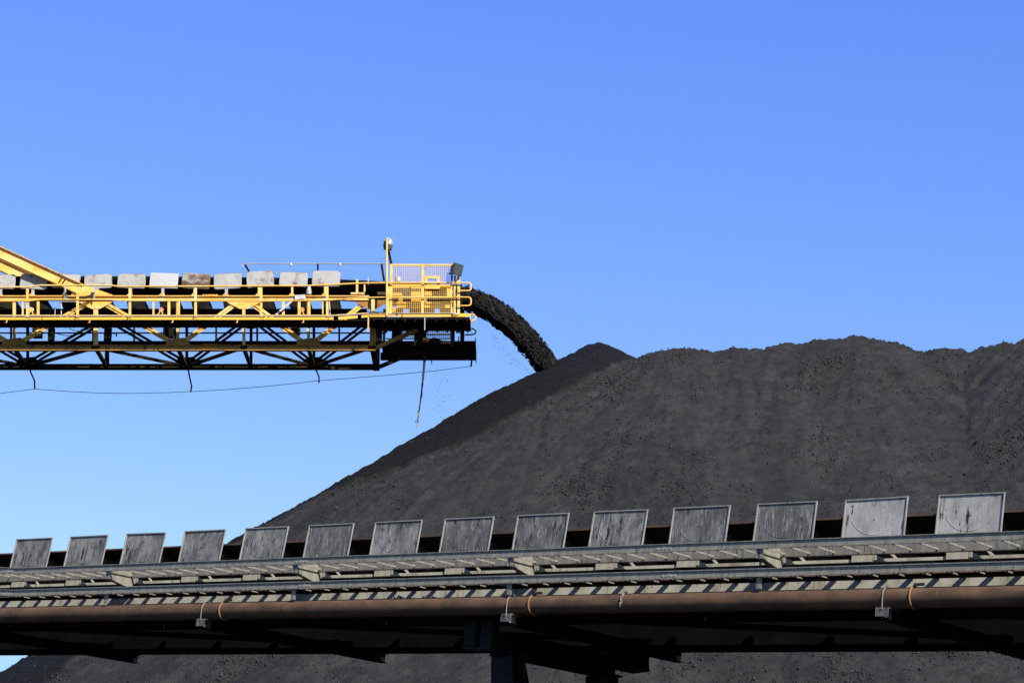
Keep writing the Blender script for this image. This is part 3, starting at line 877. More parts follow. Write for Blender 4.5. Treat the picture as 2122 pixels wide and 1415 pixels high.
# lateral bracing between the lower chords
for i, xb in enumerate(XB):
    for xt in (XT[i - 1] if i else None, XT[i] if i < len(XT) else None):
        if xt is None: continue
        a = at(xt, 720, YN); b = at(xb, 720, YN) + np.array([0, 2.4, 0])
        sh = np.array([0, 0.10, 0])
        mb = MB()
        for k in (-1, 1): mb.bar(a + sh * k, b + sh * k, .05, .06, side=(0, 0, 1))
        for q in np.linspace(.12, .88, 6): mb.bar(a + (b - a) * q - sh, a + (b - a) * q + sh, .012, .05, side=(0, 0, 1))
        bb(mb, 'lateral_brace', 'yellow_dark_shade')
for x in XB[1:] + XT[1:-1]:
    a = at(x, 720, YN); mb = MB(); mb.box(a[0] - .06, a[0] + .06, YN + .1, YN + 2.4, a[2] - .07, a[2] + .03); bb(mb, 'cross_member', 'yellow_dark_shade')
    a = at(x, 619, YN); mb = MB(); mb.box(a[0] - .06, a[0] + .06, YN + .04, YN + 2.4, a[2] - .12, a[2] - .02); bb(mb, 'cross_member', 'grime')
# posts of the upper panel
for px, w in ((47, .055), (79, .09), (318, .06), (350, .09), (370, .09), (587, .09), (620, .095), (640.5, .09), (669, .04), (-60, .09), (-100, .09)):
    mb = MB(); member(mb, (px, 656), (px, 621.5), YN, w, .05, .02); bb(mb, 'panel_post', 'yellow')
# walkway: floor, toe board, handrail
mb = MB()
zf = at(0, 662.3, YR)[2]
xl, xr = at(XL, 660, YR)[0], at(762, 660, YR)[0]
mb.box(xl, xr, YR + .02, YR + .84, zf - .03, zf)
for px in np.arange(XL, 760, 17.0):
    x = at(px, 660, YR)[0]; mb.box(x - .02, x + .02, YR + .03, YR + .83, zf - .05, zf - .03)
bb(mb, 'walkway_floor', 'grime')
mb = MB(); chord(mb, XL, 765, 676.2, 678.2, YN - .01, .05); bb(mb, 'floor_bearer', 'yellow')
segs = [(-460, -318), (-316, -160), (-158, 52), (62, 86), (88, 154), (164, 262), (273, 399), (408, 537), (546, 674), (682, 691)]
for a, b in segs:
    mb = MB(); chord(mb, a, b, 656.8, 662.6, YR - .01, .02); bb(mb, 'toe_board', 'yellow_deep')
for pts in ([(701, 656), (741, 653), (741, 659.3), (701, 662.3)], [(749, 652), (764, 650.5), (764, 657), (749, 658.5)]):
    mb = MB(); mb.prism([at(*p, YR - .01) for p in pts], .02, (0, 1, 0)); bb(mb, 'toe_board', 'yellow_deep')
def rail(pts, r, name, m, Y=YR, n=8):
    mb = MB(); mb.tube([at(*p, Y) for p in pts], r, n); return bb(mb, name, m)
rail([(XL, 595), (-100, 595), (60, 594.8), (84, 591.3), (229, 591.3), (246, 593.8), (400, 593.2), (540, 592.6), (640, 592), (690, 589.8), (745, 587), (800, 586)], .030, 'handrail', 'yellow')
rail([(XL, 624), (60, 624), (84, 620.8), (229, 621), (246, 623), (540, 624), (675, 622.5), (745, 617), (800, 616)], .024, 'handrail', 'yellow')
rail([(XL, 655.4), (60, 655.6), (240, 654.8), (600, 655), (690, 654.6), (765, 650)], .014, 'conduit', 'silver', YR - .03)
rail([(XL, 653.6), (690, 653.4), (764, 648.6)], .018, 'handrail', 'yellow', YR + .03)
for px, yt in ((-460, 595), (-318, 595), (-160, 595), (-50, 595), (56.5, 595), (160.5, 591.5), (269, 594), (405.2, 593.5), (541, 593), (678, 590.5)):
    mb = MB(); member(mb, (px, 656.5), (px, yt), YR, .082, .05, .035); member(mb, (px, 656), (px, 662), YR, .14, .02, .03); bb(mb, 'handrail_post', 'yellow')
for px in (14, 186, 358, 492, 629):           # little angle clips under the floor edge
    mb = MB(); chord(mb, px - .6, px + .8, 662.5, 668.5, YR - .01, .02); chord(mb, px - 3.4, px - .6, 667.4, 668.6, YR - .01, .02); bb(mb, 'floor_clip', 'yellow')
# far walkway with its own rails
mb = MB(); zf2 = at(0, 706, YF + .1)[2]
mb.box(at(XL, 700, YF)[0], at(790, 700, YF)[0], YF + .12, YF + .80, zf2 - .04, zf2); bb(mb, 'walkway_floor', 'grime')
rail([(XL, 690), (800, 690)], .028, 'handrail', 'grime', YF + .85); rail([(XL, 668), (800, 668)], .028, 'handrail', 'grime', YF + .85)
rail([(XL, 648), (800, 648)], .03, 'handrail', 'grime', YF + .85)
for px in np.arange(-585, 800, 85.0):
    mb = MB(); member(mb, (px + 13, 714), (px + 13, 648), YF + .85, .07, .05); bb(mb, 'handrail_post', 'yellow' if int(px) % 2 else 'grime')
# belt on the boom, return strand, idler frames
def extr(mb, prof, x0, x1):
    for (y0, z0), (y1, z1) in zip(prof[:-1], prof[1:]):
        mb.hexa([(x0, y0, z0 - .02), (x1, y0, z0 - .02), (x1, y1, z1 - .02), (x0, y1, z1 - .02), (x0, y0, z0), (x1, y0, z0), (x1, y1, z1), (x0, y1, z1)])
for (xa, ya, xb2, yb2) in ((XL, 571.5, 300, 572.5), (300, 572.5, 640, 576), (640, 576, 945, 590)):
    mb = MB()
    A_, B_ = at(xa, ya, 80.4), at(xb2, yb2, 80.4)
    pr = [(80.4, 0), (80.42, -.08), (80.72, -.34), (81.78, -.34), (82.08, -.08), (82.1, 0)]
    for (y0, z0), (y1, z1) in zip(pr[:-1], pr[1:]):
        mb.hexa([(A_[0], y0, A_[2] + z0 - .03), (B_[0], y0, B_[2] + z0 - .03), (B_[0], y1, B_[2] + z1 - .03), (A_[0], y1, A_[2] + z1 - .03),
                 (A_[0], y0, A_[2] + z0), (B_[0], y0, B_[2] + z0), (B_[0], y1, B_[2] + z1), (A_[0], y1, A_[2] + z1)])
    bb(mb, 'belt', 'rubber')
    mb = MB(); vs, fs = [], []
    n = max(8, int((B_[0] - A_[0]) / .12))
    for i in range(n + 1):
        q = i / n; x = A_[0] + (B_[0] - A_[0]) * q; z = A_[2] + (B_[2] - A_[2]) * q
        for y_, dz in ((80.46, -.10), (80.75, .01), (81.25, .06), (81.75, .01), (82.04, -.10)): vs.append((x, y_, z + dz + random.uniform(-.03, .03)))
    for i in range(n):
        for k in range(4): fs.append((i * 5 + k, i * 5 + 5 + k, i * 5 + 6 + k, i * 5 + 1 + k))
    mb.add(vs, fs, True); o = mb.build('carried_coal', stream_m, boom, B0); o['kind'] = 'stuff'
mb = MB(); z_ = at(0, 639.5, 80.5)[2]; mb.box(at(XL, 640, 80.5)[0], at(760, 640, 80.5)[0], 80.5, 82.0, z_ - .02, z_); bb(mb, 'return_belt', 'rubber')
plates = [(-130, 584, 58, 31, 0, 'galv'), (-63, 584, 58, 31, 1, 'galv'), (3, 584, 58, 31, 1, 'galv'), (70, 584, 57, 32, -2, 'galv'), (137, 583, 58, 31, -3, 'galv'), (203.5, 583.5, 58, 30, 3, 'galv'), (272.5, 582.5, 59, 31, -1.5, 'galv'),
          (339.5, 581.5, 59, 32, -2, 'galv_clean'), (406, 582.5, 59, 33, -3.5, 'galv_rust'), (471.5, 582.5, 58, 33, 3.5, 'galv'), (539, 578.5, 57, 34, 4, 'galv'),
          (608, 579, 59, 31, -2, 'galv'), (676, 577.5, 59, 33, -1, 'galv')]
for i, (cx, cy, w, h, rot, m_) in enumerate(plates):
    Yp = 80.22
    c = at(cx, cy, Yp); a1 = at(cx + w / 2, cy, Yp); hw = a1[0] - c[0]; hh = at(cx, cy - h / 2, Yp)[2] - c[2]
    r = .09 if m_ != 'galv_clean' else .008
    pl_ = []
    for sx, sz, a0 in ((1, 1, 0), (-1, 1, 90), (-1, -1, 180), (1, -1, 270)):
        for a in np.radians(np.linspace(a0, a0 + 90, 5)):
            pl_.append((sx * (hw - r) + r * math.cos(a), 0, sz * (hh - r) + r * math.sin(a)))
    mb = MB()
    # pyramid-pressed face: outline, slight dish to the centre
    k = len(pl_)
    vs = pl_ + [(p[0] * .96, -.018, p[2] * .93) for p in pl_] + [(0, -.03, 0)] + [(p[0], .012, p[2]) for p in pl_]
    fs = [(q, (q + 1) % k, k + (q + 1) % k, k + q) for q in range(k)] + [(k + q, k + (q + 1) % k, 2 * k) for q in range(k)]
    fs += [(q, 2 * k + 1 + q, 2 * k + 1 + (q + 1) % k, (q + 1) % k) for q in range(k)] + [tuple(2 * k + 1 + q for q in range(k))]
    mb.add(vs, fs)
    o = mb.build('idler_guard', M[m_], boom)
    if m_ == 'galv':
        o.data.materials.append(M['galv_rust'])
        for f_ in range(k):
            if (f_ * 7 + i * 5) % 9 < 6: o.data.polygons[f_].material_index = 1
    o.location = Vector(c) - Vector(B0); o.rotation_euler = (math.radians(-4), math.radians(-rot), 0)
    if m_ == 'galv_rust': o['label'] = 'rusty brown guard plate'
    if m_ == 'galv_clean': o['label'] = 'bright square-cornered guard plate'
    # stand from the chord to the plate, dark idler frame below the belt
    mb = MB(); sx = cx - 3
    ystop = cy + h / 2 - 2
    mm = 'silver' if cx < 500 else 'yellow'
    member(mb, (sx, 612.5), (sx, ystop), YN + .05, .10 if mm == 'silver' else .07, .03, .12)
    bb(mb, 'guard_stand', mm)
    mb = MB(); member(mb, (sx - 6, 612.4), (sx - .5, 607), YN, .035, .05, .02); member(mb, (sx + 5, 612.4), (sx + .5, 607), YN, .035, .05, .02); bb(mb, 'stand_foot', 'yellow')
    mb = MB()
    a = at(sx + 12, 621, 80.6)
    mb.prism([(a[0] - .32, 80.6, a[2]), (a[0] + .32, 80.6, a[2]), (a[0] + .30, 80.6, a[2] - .18), (a[0] + .44, 80.6, a[2] - .36), (a[0] - .02, 80.6, a[2] - .30), (a[0] - .28, 80.6, a[2] - .24)], 1.0, (0, 1, 0))
    bb(mb, 'idler_frame', 'grime')
# number plates on the chord
for px, s_ in ((335.6, '57'), (398.6, '58'), (468.8, '59'), (537.2, '60'), (603.6, '61'), (672.6, '62')):
    c = at(px, 618, YN - .012)
    mb = MB(); mb.box(c[0] - .05, c[0] + .05, c[1], c[1] + .008, c[2] - .043, c[2] + .043)
    np_ = bb(mb, 'number_plate', 'white')
    tm_ = text_mesh(s_, .085, .001); tm_.materials.append(M['ink'])
    t_o = bpy.data.objects.new('digits', tm_); COL.objects.link(t_o); t_o.parent = np_
    t_o.location = Vector(c) - Vector(B0) + Vector((0, -.003, 0)); t_o.rotation_euler = (math.radians(90), 0, 0)
# return rollers with brackets
for px, m_ in ((334, 'pink'), (646 - 20, 'pink'), (65, 'yellow')):
    c = at(px, 641.5, YN + .1)
    mb = MB(); mb.lathe(c, (0, 1, 0), [(0, .0), (0, .085), (.04, .085), (.04, .07), (1.9, .07), (1.9, 0)], 16); bb(mb, 'return_roller', m_)
    mb = MB(); c2 = at(px, 641.5, YN + .05)
    mb.bar(c2, at(px - 7, 653, YN + .05), .03, .03); mb.bar(c2, at(px + 4, 653, YN + .05), .03, .03); mb.bar(at(px - 12, 653.4, YN + .05), at(px + 12, 653.4, YN + .05), .02, .10); bb(mb, 'roller_bracket', 'yellow')
# siren on the chord
c = at(640, 611, YN + .02)
mb = MB(); mb.lathe(c, (0, 0, 1), [(0, .075), (.04, .095), (.10, .095), (.12, .105), (.14, .09), (.30, .055), (.32, .0)], 16)
bb(mb, 'siren', 'silver')
# white hose running down behind the rail, hanging loops of cable by the stay, conduit hoop
rail([(606, 623), (596, 632), (585, 641), (572, 652)], .035, 'hose', 'white', YN - .12)
rail([(114, 658), (114, 632), (116, 627), (121, 625.2), (160, 625.2), (172, 630)], .016, 'conduit', 'silver', YN - .25)
rail([(127, 652), (127, 627)], .02, 'conduit', 'silver', YN - .2)
for k in range(4):
    rail([(134 + k, 606), (140, 614 + k * 1.2), (152, 617.5 + k * 1.3), (170, 616.5 + k * 1.6), (186, 612 + k), (196, 605 + k)], .013, 'cable', 'cable', YN - .22 - .02 * k, 6)
for px in (135.5, 195.5):
    mb = MB(); member(mb, (px, 619), (px, 594), YN - .2, .05, .03); bb(mb, 'cable_bracket', 'silver')
rail([(143, 680), (150, 684), (165, 687), (178, 684), (190, 679)], .014, 'cable', 'cable', YN + .4, 6)
rail([(112, 690), (125, 693), (140, 696), (160, 693), (190, 688)], .014, 'cable', 'cable', YN + .6, 6)
rail([(682.5, 625), (684, 653)], .022, 'conduit', 'silver', YN - .1)
rail([(241, 697), (241, 691), (236, 690.5), (225, 690.5)], .03, 'conduit', 'grime', YN + 1.2)
# dark boxes hung between the trusses
for (x0, x1, y0, y1, Y) in ((67, 85, 677, 697, 80.8), (338, 358, 678, 697, 80.8), (601, 621, 678, 690, 80.8), (100, 110, 677, 704, 81.0), (216, 228, 677, 710, 81.4)):
    a, b = at(x0, y0, Y), at(x1, y1, Y); mb = MB(); mb.box(a[0], b[0], Y, Y + .3, b[2], a[2]); bb(mb, 'junction_box', 'grime')
# splice bolts on chords
for (x0, x1, y, sg) in ((422, 449, 612, -1), (422, 449, 724.5, 1), (422, 449, 714.3, -1)):
    mb = MB()
    for px in np.linspace(x0, x1, 6):
        c = at(px, y, YN - .04); mb.lathe(c - np.array([0, 0, .03]) * (sg > 0), (0, 0, 1), [(0, .02), (.035, .02)], 6)
    c0_, c1_ = at(x0 - 2, y, YN - .05), at(x1 + 2, y, YN - .05); mb.box(c0_[0], c1_[0], YN - .075, YN + .02, c0_[2] - .012, c0_[2] + .012)
    bb(mb, 'chord_splice', 'yellow' if y < 700 else 'yellow_shaded')
# stays: a pair of big I-beams coming down from the mast to a gusset block
for dY, m_ in ((0, 'yellow'), (2.0, 'yellow')):
    mb = MB()
    dx = 0
    p0_, p1_ = at(XL + 60, 268, YN), at(168, 600.5, YN)
    q = np.array([0, dY, 0])
    mb.bar(p0_ + q, p1_ + q, .36, .03)
    ax_ = (p1_ - p0_) / np.linalg.norm(p1_ - p0_); nn_ = np.array([-ax_[2], 0, ax_[0]])
    for k in (-1, 1): mb.bar(p0_ + q + nn_ * .18 * k, p1_ + q + nn_ * .18 * k, .02, .22)
    bb(mb, 'stay', m_)
    mb = MB(); mb.prism([at(x, y, YN) + q - np.array([0, .016, 0]) for x, y in ((148, 612), (150, 602), (141, 594), (158, 586), (178, 592), (204, 601), (233, 611), (233, 612))], .032, (0, 1, 0)); bb(mb, 'stay_gusset', m_)
mb = MB(); mb.bar(at(128, 577, YN - .02), at(122, 586, YN - .02), .03, .12); mb.bar(at(135, 580, YN - .02), at(129, 589, YN - .02), .03, .12); bb(mb, 'stay_clamp', 'grime')
# spray pipe above the belt
rail([(502, 553), (502, 548.5), (505, 546.8), (640, 546.6), (800, 546.4)], .022, 'spray_pipe', 'silver', 81.2)
for px in (603, 704.5):
    c = at(px, 547, 81.2); mb = MB(); mb.lathe(c + np.array([0, 0, -.12]), (0, 0, 1), [(0, .012), (.05, .02), (.06, .045), (.15, .045)], 10); bb(mb, 'spray_nozzle', 'silver')
for p, q_, w in (((508, 549), (518, 566), .07), ((658.5, 547), (658.5, 562), .06), ((790.5, 547), (796, 582), .08)):
    mb = MB(); member(mb, p, q_, 81.2, w, .06); bb(mb, 'spray_pipe_post', 'grime')
# hooks for the hanging wire
for pts in ([(60, 758), (64, 772), (71.5, 789), (72, 806)], [(389, 760), (393, 782), (397, 799), (395.5, 812)], [(652, 759), (656, 769), (661, 780), (661, 793)]):
    mb = MB(); mb.tube([at(*p, YF - .05) for p in pts], .030, 6); bb(mb, 'wire_hook', 'grime')

# ---- head of the boom
HZ = at(0, 657, YR)[2]
mb = MB(); mb.box(at(764, 657, YR)[0], at(974, 657, YR)[0], YR + .02, YR + 1.48, HZ - .07, HZ)
for px in np.linspace(775, 968, 10):
    x = at(px, 657, YR)[0]; mb.box(x - .03, x + .03, YR + .03, YR + 1.46, HZ - .13, HZ - .07)
bb(mb, 'head_platform', 'grime')
mb = MB(); mb.box(at(790, 657, 81.9)[0], at(984, 709, 81.9)[0], 81.9, 83.95, HZ - .07, HZ); mb.box(at(783, 657, 81.9)[0], at(984, 709, 81.9)[0], 83.9, 83.95, HZ - .14, HZ + .15)
bb(mb, 'head_platform', 'grime')
mb = MB(); a = at(984, 709, 81.9); mb.box(a[0], a[0] + .03, 81.9, 83.98, HZ - .25, HZ + .12); bb(mb, 'end_plate', 'grime')
for x0, x1 in ((766, 806), (809, 820), (824, 832), (834, 935), (938, 973.5)):
    mb = MB(); chord(mb, x0, x1, 649.5, 656.4, YR - .02, .02); bb(mb, 'toe_board', 'yellow_deep')
mb = MB(); a, b = at(974, 649, YR), at(974, 674, YR); mb.box(a[0], a[0] + .02, YR - .02, YR + 1.45, HZ - .10, HZ + .12); bb(mb, 'toe_board', 'yellow_deep')
rail([(766, 650), (805, 649.4), (938, 648.6), (948, 650), (950, 652), (943, 653.5), (936, 650)], .012, 'conduit', 'silver', YR - .05)
mb = MB(); chord(mb, 762.2, 764.0, 656, 688, YR - .0, .10); bb(mb, 'lit_edge_plate', 'yellow'); 
mb = MB(); chord(mb, 879.5, 881, 656.5, 684, YR - .0, .03); bb(mb, 'drop_rod', 'silver')
mb = MB(); chord(mb, 767, 778.5, 650, 727, YN, .16); bb(mb, 'head_post', 'yellow_shaded')
mb = MB(); chord(mb, 767, 778.5, 650, 727, YN, .16, 2.4); bb(mb, 'head_post', 'grime')
mb = MB(); member(mb, (778, 720), (866, 681.5), YN, .13, .12, .08); bb(mb, 'head_strut', 'yellow_shaded')
mb = MB(); member(mb, (778, 720), (866, 683), YN, .13, .12, 2.48); bb(mb, 'head_strut', 'yellow_dark_shade')
a = at(773, 721, YN); mb = MB(); mb.box(a[0] - .1, a[0] + .1, YN + .1, YN + 2.5, a[2] - .10, a[2] + .06); bb(mb, 'cross_member', 'yellow_dark_shade')
for (x0, x1, y0, y1, Y, m_) in ((812, 830, 676, 712, 81.8, 'grime'), (858, 883, 676, 716, 81.7, 'grime'), (936, 942, 640, 716, 81.95, 'grime'), (954, 962, 640, 714, 81.95, 'grime'), (779, 791, 650, 712, 81.6, 'grime')):
    a, b = at(x0, y0, Y), at(x1, y1, Y); mb = MB(); mb.box(a[0], b[0], Y, Y + .25, b[2], a[2]); bb(mb, 'head_leg', m_)
mb = MB(); mb.prism([at(x, y, 81.0) for x, y in ((875.5, 704), (877, 699.5), (887, 699.5), (889, 704))], .3, (0, 1, 0)); bb(mb, 'lit_bracket', 'yellow')
# scraper hump and small fittings in the gap
mb = MB(); mb.prism([at(x, y, 81.85) for x, y in ((885, 712), (890, 702), (900, 699), (908, 702), (914, 705), (934, 706), (934, 712))], .3, (0, 1, 0)); bb(mb, 'scraper', 'grime')
for x0, x1, y0, y1 in ((945, 948, 680, 690), (950, 954.5, 680, 690), (949, 952, 697, 708)):
    mb = MB(); a, b = at(x0, y0, 81.9), at(x1, y1, 81.9); mb.box(a[0], b[0], 81.9, 81.95, b[2], a[2]); bb(mb, 'switch_box', 'silver')
# head pulley and drive
c = at(934, 622, 80.55)
mb = MB(); mb.lathe(c, (0, 1, 0), [(0, 0.0), (0, .40), (.02, .42), (1.38, .42), (1.40, .40), (1.4, 0)], 28); bb(mb, 'head_pulley', 'rubber')
mb = MB(); a, b = at(800, 596, 80.5), at(936, 647, 80.5); mb.box(a[0], b[0] - .3, 80.55, 80.62, b[2] + .25, a[2]); bb(mb, 'skirt_plate', 'grime')
def lit(x0, x1, y0, y1, Y, d, name, m_='yellow'):
    a, b = at(x0, y0, Y), at(x1, y1, Y); mb = MB(); mb.box(a[0], b[0], Y, Y + d, b[2], a[2]); return bb(mb, name, m_)
lit(812, 933, 589.5, 594.5, 79.95, .12, 'side_beam', 'yellow_deep'); lit(813, 848, 594.5, 596, 79.93, .1, 'side_beam', 'yellow_deep')
lit(813, 820, 599, 605, 79.9, .25, 'bearing_block', 'yellow_deep'); lit(813, 833, 607, 612, 79.9, .2, 'bearing_block', 'yellow_deep'); lit(852, 872, 595.5, 624, 79.88, .3, 'drive_plate', 'yellow_deep')
lit(875, 884, 600, 614, 79.9, .2, 'bearing_block', 'yellow_deep'); lit(880, 895, 604, 612, 79.85, .25, 'bearing_block', 'yellow_deep'); lit(926, 935, 597, 614, 79.85, .3, 'bearing_block', 'yellow_deep')
lit(822, 914, 625.5, 629, 79.95, .2, 'side_beam', 'yellow_deep'); lit(822, 932, 632, 637.5, 79.95, .14, 'side_beam', 'yellow_deep'); lit(812, 820, 638, 648, 79.95, .14, 'bearing_block', 'yellow_deep')
lit(826, 834, 612, 624, 79.95, .2, 'bearing_block', 'yellow_deep'); lit(852, 884, 617, 626, 79.92, .2, 'bearing_block', 'yellow_deep'); lit(926, 936, 612, 640, 80.1, .2, 'bearing_block', 'grime')
lit(820, 830, 640, 648, 80.1, .3, 'bearing_block', 'grime'); lit(848, 900, 640, 648, 80.2, .3, 'bearing_block', 'grime')
lit(738, 742, 579, 606, YN, .1, 'belt_guide'); lit(754, 757, 590, 604, YN, .08, 'belt_guide'); lit(727, 755, 606, 609, YN - .05, .2, 'belt_guide')
lit(782, 800, 605, 609, YN - .05, .2, 'belt_guide'); lit(768, 776, 620, 650, YN - .06, .05, 'belt_guide'); lit(762, 764.5, 575, 589, YN - .1, .04, 'belt_guide', 'silver')
c = at(825, 584.5, 80.3); mb = MB(); mb.lathe(c, (0, 0, 1), [(0, .115), (.15, .115), (.19, .07), (.21, .03), (.23, 0.0)], 16); bb(mb, 'vent_cap', 'silver')
# safety screen: frame, wire mesh, hatch frame, rails with rounded returns
YC = YR + .06
for x0, x1, y0, y1 in ((808.5, 938, 547.2, 550.8), (808.5, 812.5, 550.8, 649), (873.8, 878, 550.8, 649), (934.5, 938, 570, 649), (940.5, 944.5, 571, 653), (948, 953, 571, 653)):
    lit(x0, x1, y0, y1, YC, .05, 'screen_frame')
lit(802, 808, 590, 652, YC + .01, .04, 'screen_frame')
mb = MB()
for x in np.arange(813.5, 934, 4.05):
    a, b = at(x, 551, YC + .02), at(x, 648.5, YC + .02); mb.box(a[0] - .0042, a[0] + .0042, YC + .02, YC + .026, b[2], a[2])
for y in np.arange(553, 648, 4.05):
    a, b = at(812.5, y, YC + .026), at(934.5, y, YC + .026); mb.box(a[0], b[0], YC + .0262, YC + .032, a[2] - .0042, a[2] + .0042)
bb(mb, 'wire_mesh', 'yellow')
for x0, x1, y0, y1 in ((880, 911.5, 572, 577), (880, 911.5, 593.5, 598.5), (880, 885.5, 577, 593.5), (905.5, 911.5, 577, 593.5)):
    lit(x0, x1, y0, y1, YC - .04, .03, 'hatch_frame')
def loop(x0, x1, ya, yb, Y, m_='yellow', r=.027):
    rr_ = (yb - ya) / 2
    arc = [(x1 - rr_ + rr_ * math.sin(a) ** .6, (ya + yb) / 2 - rr_ * np.sign(math.cos(a)) * abs(math.cos(a)) ** .6) for a in np.linspace(0, math.pi, 13)]
    return rail([(x0, ya)] + arc + [(951, yb)], r, 'handrail', m_, Y)
loop(803, 976, 586, 602.5, YR - .02); loop(810, 976, 616, 633.5, YR - .02)
rail([(976, 651), (982, 652), (986, 657), (985.5, 662), (976, 666)], .028, 'handrail', 'yellow', YR + .4)
rail([(963, 680.5), (980, 681), (986, 686), (986, 690), (980, 693), (963, 694)], .03, 'handrail', 'yellow', 82.6)
rail([(830, 693.5), (938, 693)], .035, 'handrail', 'yellow_dark_shade', 83.8); rail([(800, 702), (938, 702)], .025, 'handrail', 'grime', 83.8)
mb = MB()
for x in np.arange(832, 936, 4.6):
    a, b = at(x, 660, 83.9), at(x, 701, 83.9); mb.box(a[0] - .009, a[0] + .009, 83.9, 83.906, b[2], a[2])
for y in np.arange(661, 701, 4.6):
    a, b = at(832, y, 83.91), at(936, y, 83.91); mb.box(a[0], b[0], 83.907, 83.913, a[2] - .009, a[2] + .009)
bb(mb, 'wire_mesh', 'grime')
for x in (796, 832, 936): lit(x - 2, x + 2, 640, 738, 83.9, .06, 'screen_frame', 'grime')
# bracket at the very end that takes the wire
mb = MB(); member(mb, (982, 738), (978, 745), 83.7, .10, .06); member(mb, (978, 744), (976, 759.5), 83.7, .06, .06); bb(mb, 'wire_anchor', 'yellow_dark_shade')
mb = MB(); member(mb, (891, 736), (892, 744), 82.6, .06, .05); mb.tube([at(893, 742, 82.6), at(895.5, 757.5, 82.6)], [.03, .008], 6); bb(mb, 'scraper_tail', 'grime')

# ------------------------------------------------------------------ things fixed to, or hung from, the boom
# lamp on a tall pole
c = at(801.5, 655, YR - .04)
lp = empty('pole_lamp', c); tag(lp, 'tall thin yellow pole with a silver lamp at its top beside the mesh screen', 'lamp')
mb = MB(); mb.tube([at(801.5, 655, YR - .04), at(801.6, 530, YR - .04), at(801.8, 497, YR - .04), at(802.6, 494, YR - .04), at(804.5, 493.6, YR - .04), at(806, 496, YR - .04)], [.040, .038, .030, .028, .024, .020], 10); mb.build('pole', M['yellow'], lp, c)
q = at(806.5, 509, YR + .12)
mb = MB(); mb.lathe(q, (0, 0, 1), [(0, .135), (.03, .14), (.05, .125), (.20, .12), (.22, .05), (.25, .02)], 18); mb.build('lamp_housing', M['silver'], lp, c)
mb = MB(); mb.lathe(q - np.array([0, 0, .16]), (0, 0, 1), [(0, 0), (0, .095), (.16, .13)], 18); mb.build('lamp_lens', M['lamp_glass'], lp, c)
mb = MB(); q2 = at(799, 509, YR + .16); mb.lathe(q2 - np.array([0, 0, .14]), (0, 0, 1), [(0, .06), (.14, .09), (.15, .075), (.3, .07), (.31, .0)], 14); mb.build('lamp_housing', M['lamp_body'], lp, c)
mb = MB(); mb.bar(at(805, 520, YR + .3), at(811, 549, YR + .3), .09, .06); mb.build('brace', M['grime'], lp, c)
# square floodlight at the corner of the screen
c = at(944, 571, YR - .1)
fl = empty('floodlight', c); tag(fl, 'square dark grey floodlight on the right corner of the mesh screen', 'floodlight')
fw = np.array([.62, -.55, -.25]); fw /= np.linalg.norm(fw); sx = np.cross(fw, [0, 0, 1]); sx /= np.linalg.norm(sx); uz = np.cross(sx, fw)
q = at(947, 558.5, YR - .2)
def rect(cn, a, b): return [cn + sx * a * i + uz * b * k for i, k in ((-1, -1), (1, -1), (1, 1), (-1, 1))]
mb = MB(); mb.hexa(rect(q - fw * .22, .10, .11) + rect(q + fw * .02, .205, .19)); mb.hexa(rect(q + fw * .02, .215, .20) + rect(q + fw * .06, .215, .20)); mb.build('lamp_housing', M['lamp_body'], fl, c)
mb = MB(); mb.hexa(rect(q + fw * .0602, .185, .17) + rect(q + fw * .066, .185, .17)); mb.build('lamp_glass', M['lamp_glass'], fl, c)
mb = MB(); mb.bar(at(936, 591, YR - .06), at(936, 568, YR - .06), .05, .05); mb.bar(at(930, 566.5, YR - .08), at(946, 568, YR - .08), .04, .06); mb.build('lamp_bracket', M['lamp_body'], fl, c)
mb = MB(); mb.tube([at(950, 570, YR - .1), at(946, 582, YR - .12), at(943, 586, YR - .12), at(946, 590, YR - .12), at(944.5, 600, YR - .12), at(943, 614, YR - .12), at(946, 632, YR - .12), at(944, 640, YR - .12)], .014, 6); mb.build('cable', M['cable'], fl, c)
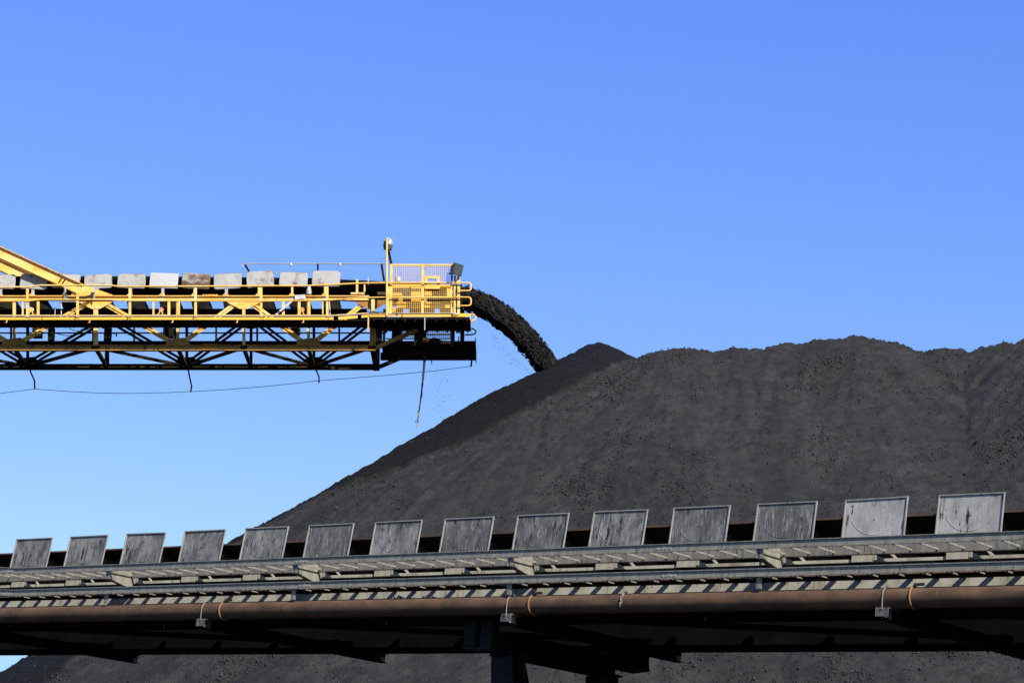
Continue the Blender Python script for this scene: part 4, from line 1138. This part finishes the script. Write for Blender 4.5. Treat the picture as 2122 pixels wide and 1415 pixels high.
# washdown sign on the chord
c = at(622, 615.2, YN - .10)
sg_ = empty('sign', c); tag(sg_, 'small white washdown sign fixed to the yellow boom below the last guard plates', 'sign')
mb = MB(); mb.box(-.18, .18, 0, .006, -.075, .075); b_o = mb.build('board', M['white'], sg_)
for s_, z_ in (('WASHDOWN', .03), ('POINT', -.035)):
    tm_ = text_mesh(s_, .065, .001); tm_.materials.append(M['ink'])
    t_o = bpy.data.objects.new('lettering', tm_); COL.objects.link(t_o); t_o.parent = b_o; t_o.location = (0, -.003, z_); t_o.rotation_euler = (math.radians(90), 0, 0)
sg_.rotation_euler = (0, math.radians(-3.5), 0)
# wire slung below the boom
c = at(396, 812, YF - .05)
wr = [(-200, 838), (-80, 826), (0, 815), (72, 806), (115, 809), (160, 812), (205, 814.2), (250, 815), (300, 814.6), (350, 813.2), (396, 811.3), (470, 807), (540, 801.5), (600, 795.5), (661, 788.5), (740, 782.5), (820, 776), (900, 768.5), (976, 759)]
mb = MB(); mb.tube([at(*p, YF - .05 + max(0, p[0] - 661) / 315 * 1.3) for p in wr], .011, 5)
o = mb.build('wire', M['wire'], None, c); o.location = c
tag(o, 'thin dark wire sagging along the underside of the yellow boom', 'wire')
# hanging cable with fittings
c = at(879, 739, 82.3)
hc = empty('hanging_cable', c); tag(hc, 'black cable with grey shackles dangling from the boom head above the slope', 'cable')
mb = MB(); mb.tube([at(*p, 82.3) for p in ((880.5, 736), (878.5, 762), (876, 790), (874.3, 805), (873, 818), (870.5, 836), (867, 862), (865.5, 872), (863.5, 882))], [.058, .047, .040, .033, .026, .025, .024, .018, .016], 6); mb.build('cable', M['cable'], hc, c)
for p, q_, w in (((874, 812), (872.5, 824), .07), ((868.3, 851), (866.6, 862.5), .075), ((870.6, 834), (869.6, 842), .04), ((864.3, 876), (863.2, 887), .035)):
    mb = MB(); member(mb, p, q_, 82.3, w, .05); mb.build('shackle', M['steel'], hc, c)
mb = MB(); r0 = at(864, 873, 82.3); mb.tube([r0 + np.array([.055 * math.cos(a), 0, .05 * math.sin(a)]) for a in np.linspace(0, 2 * math.pi, 12, endpoint=False)], .009, 5, closed=True); mb.build('ring', M['cable'], hc, c)
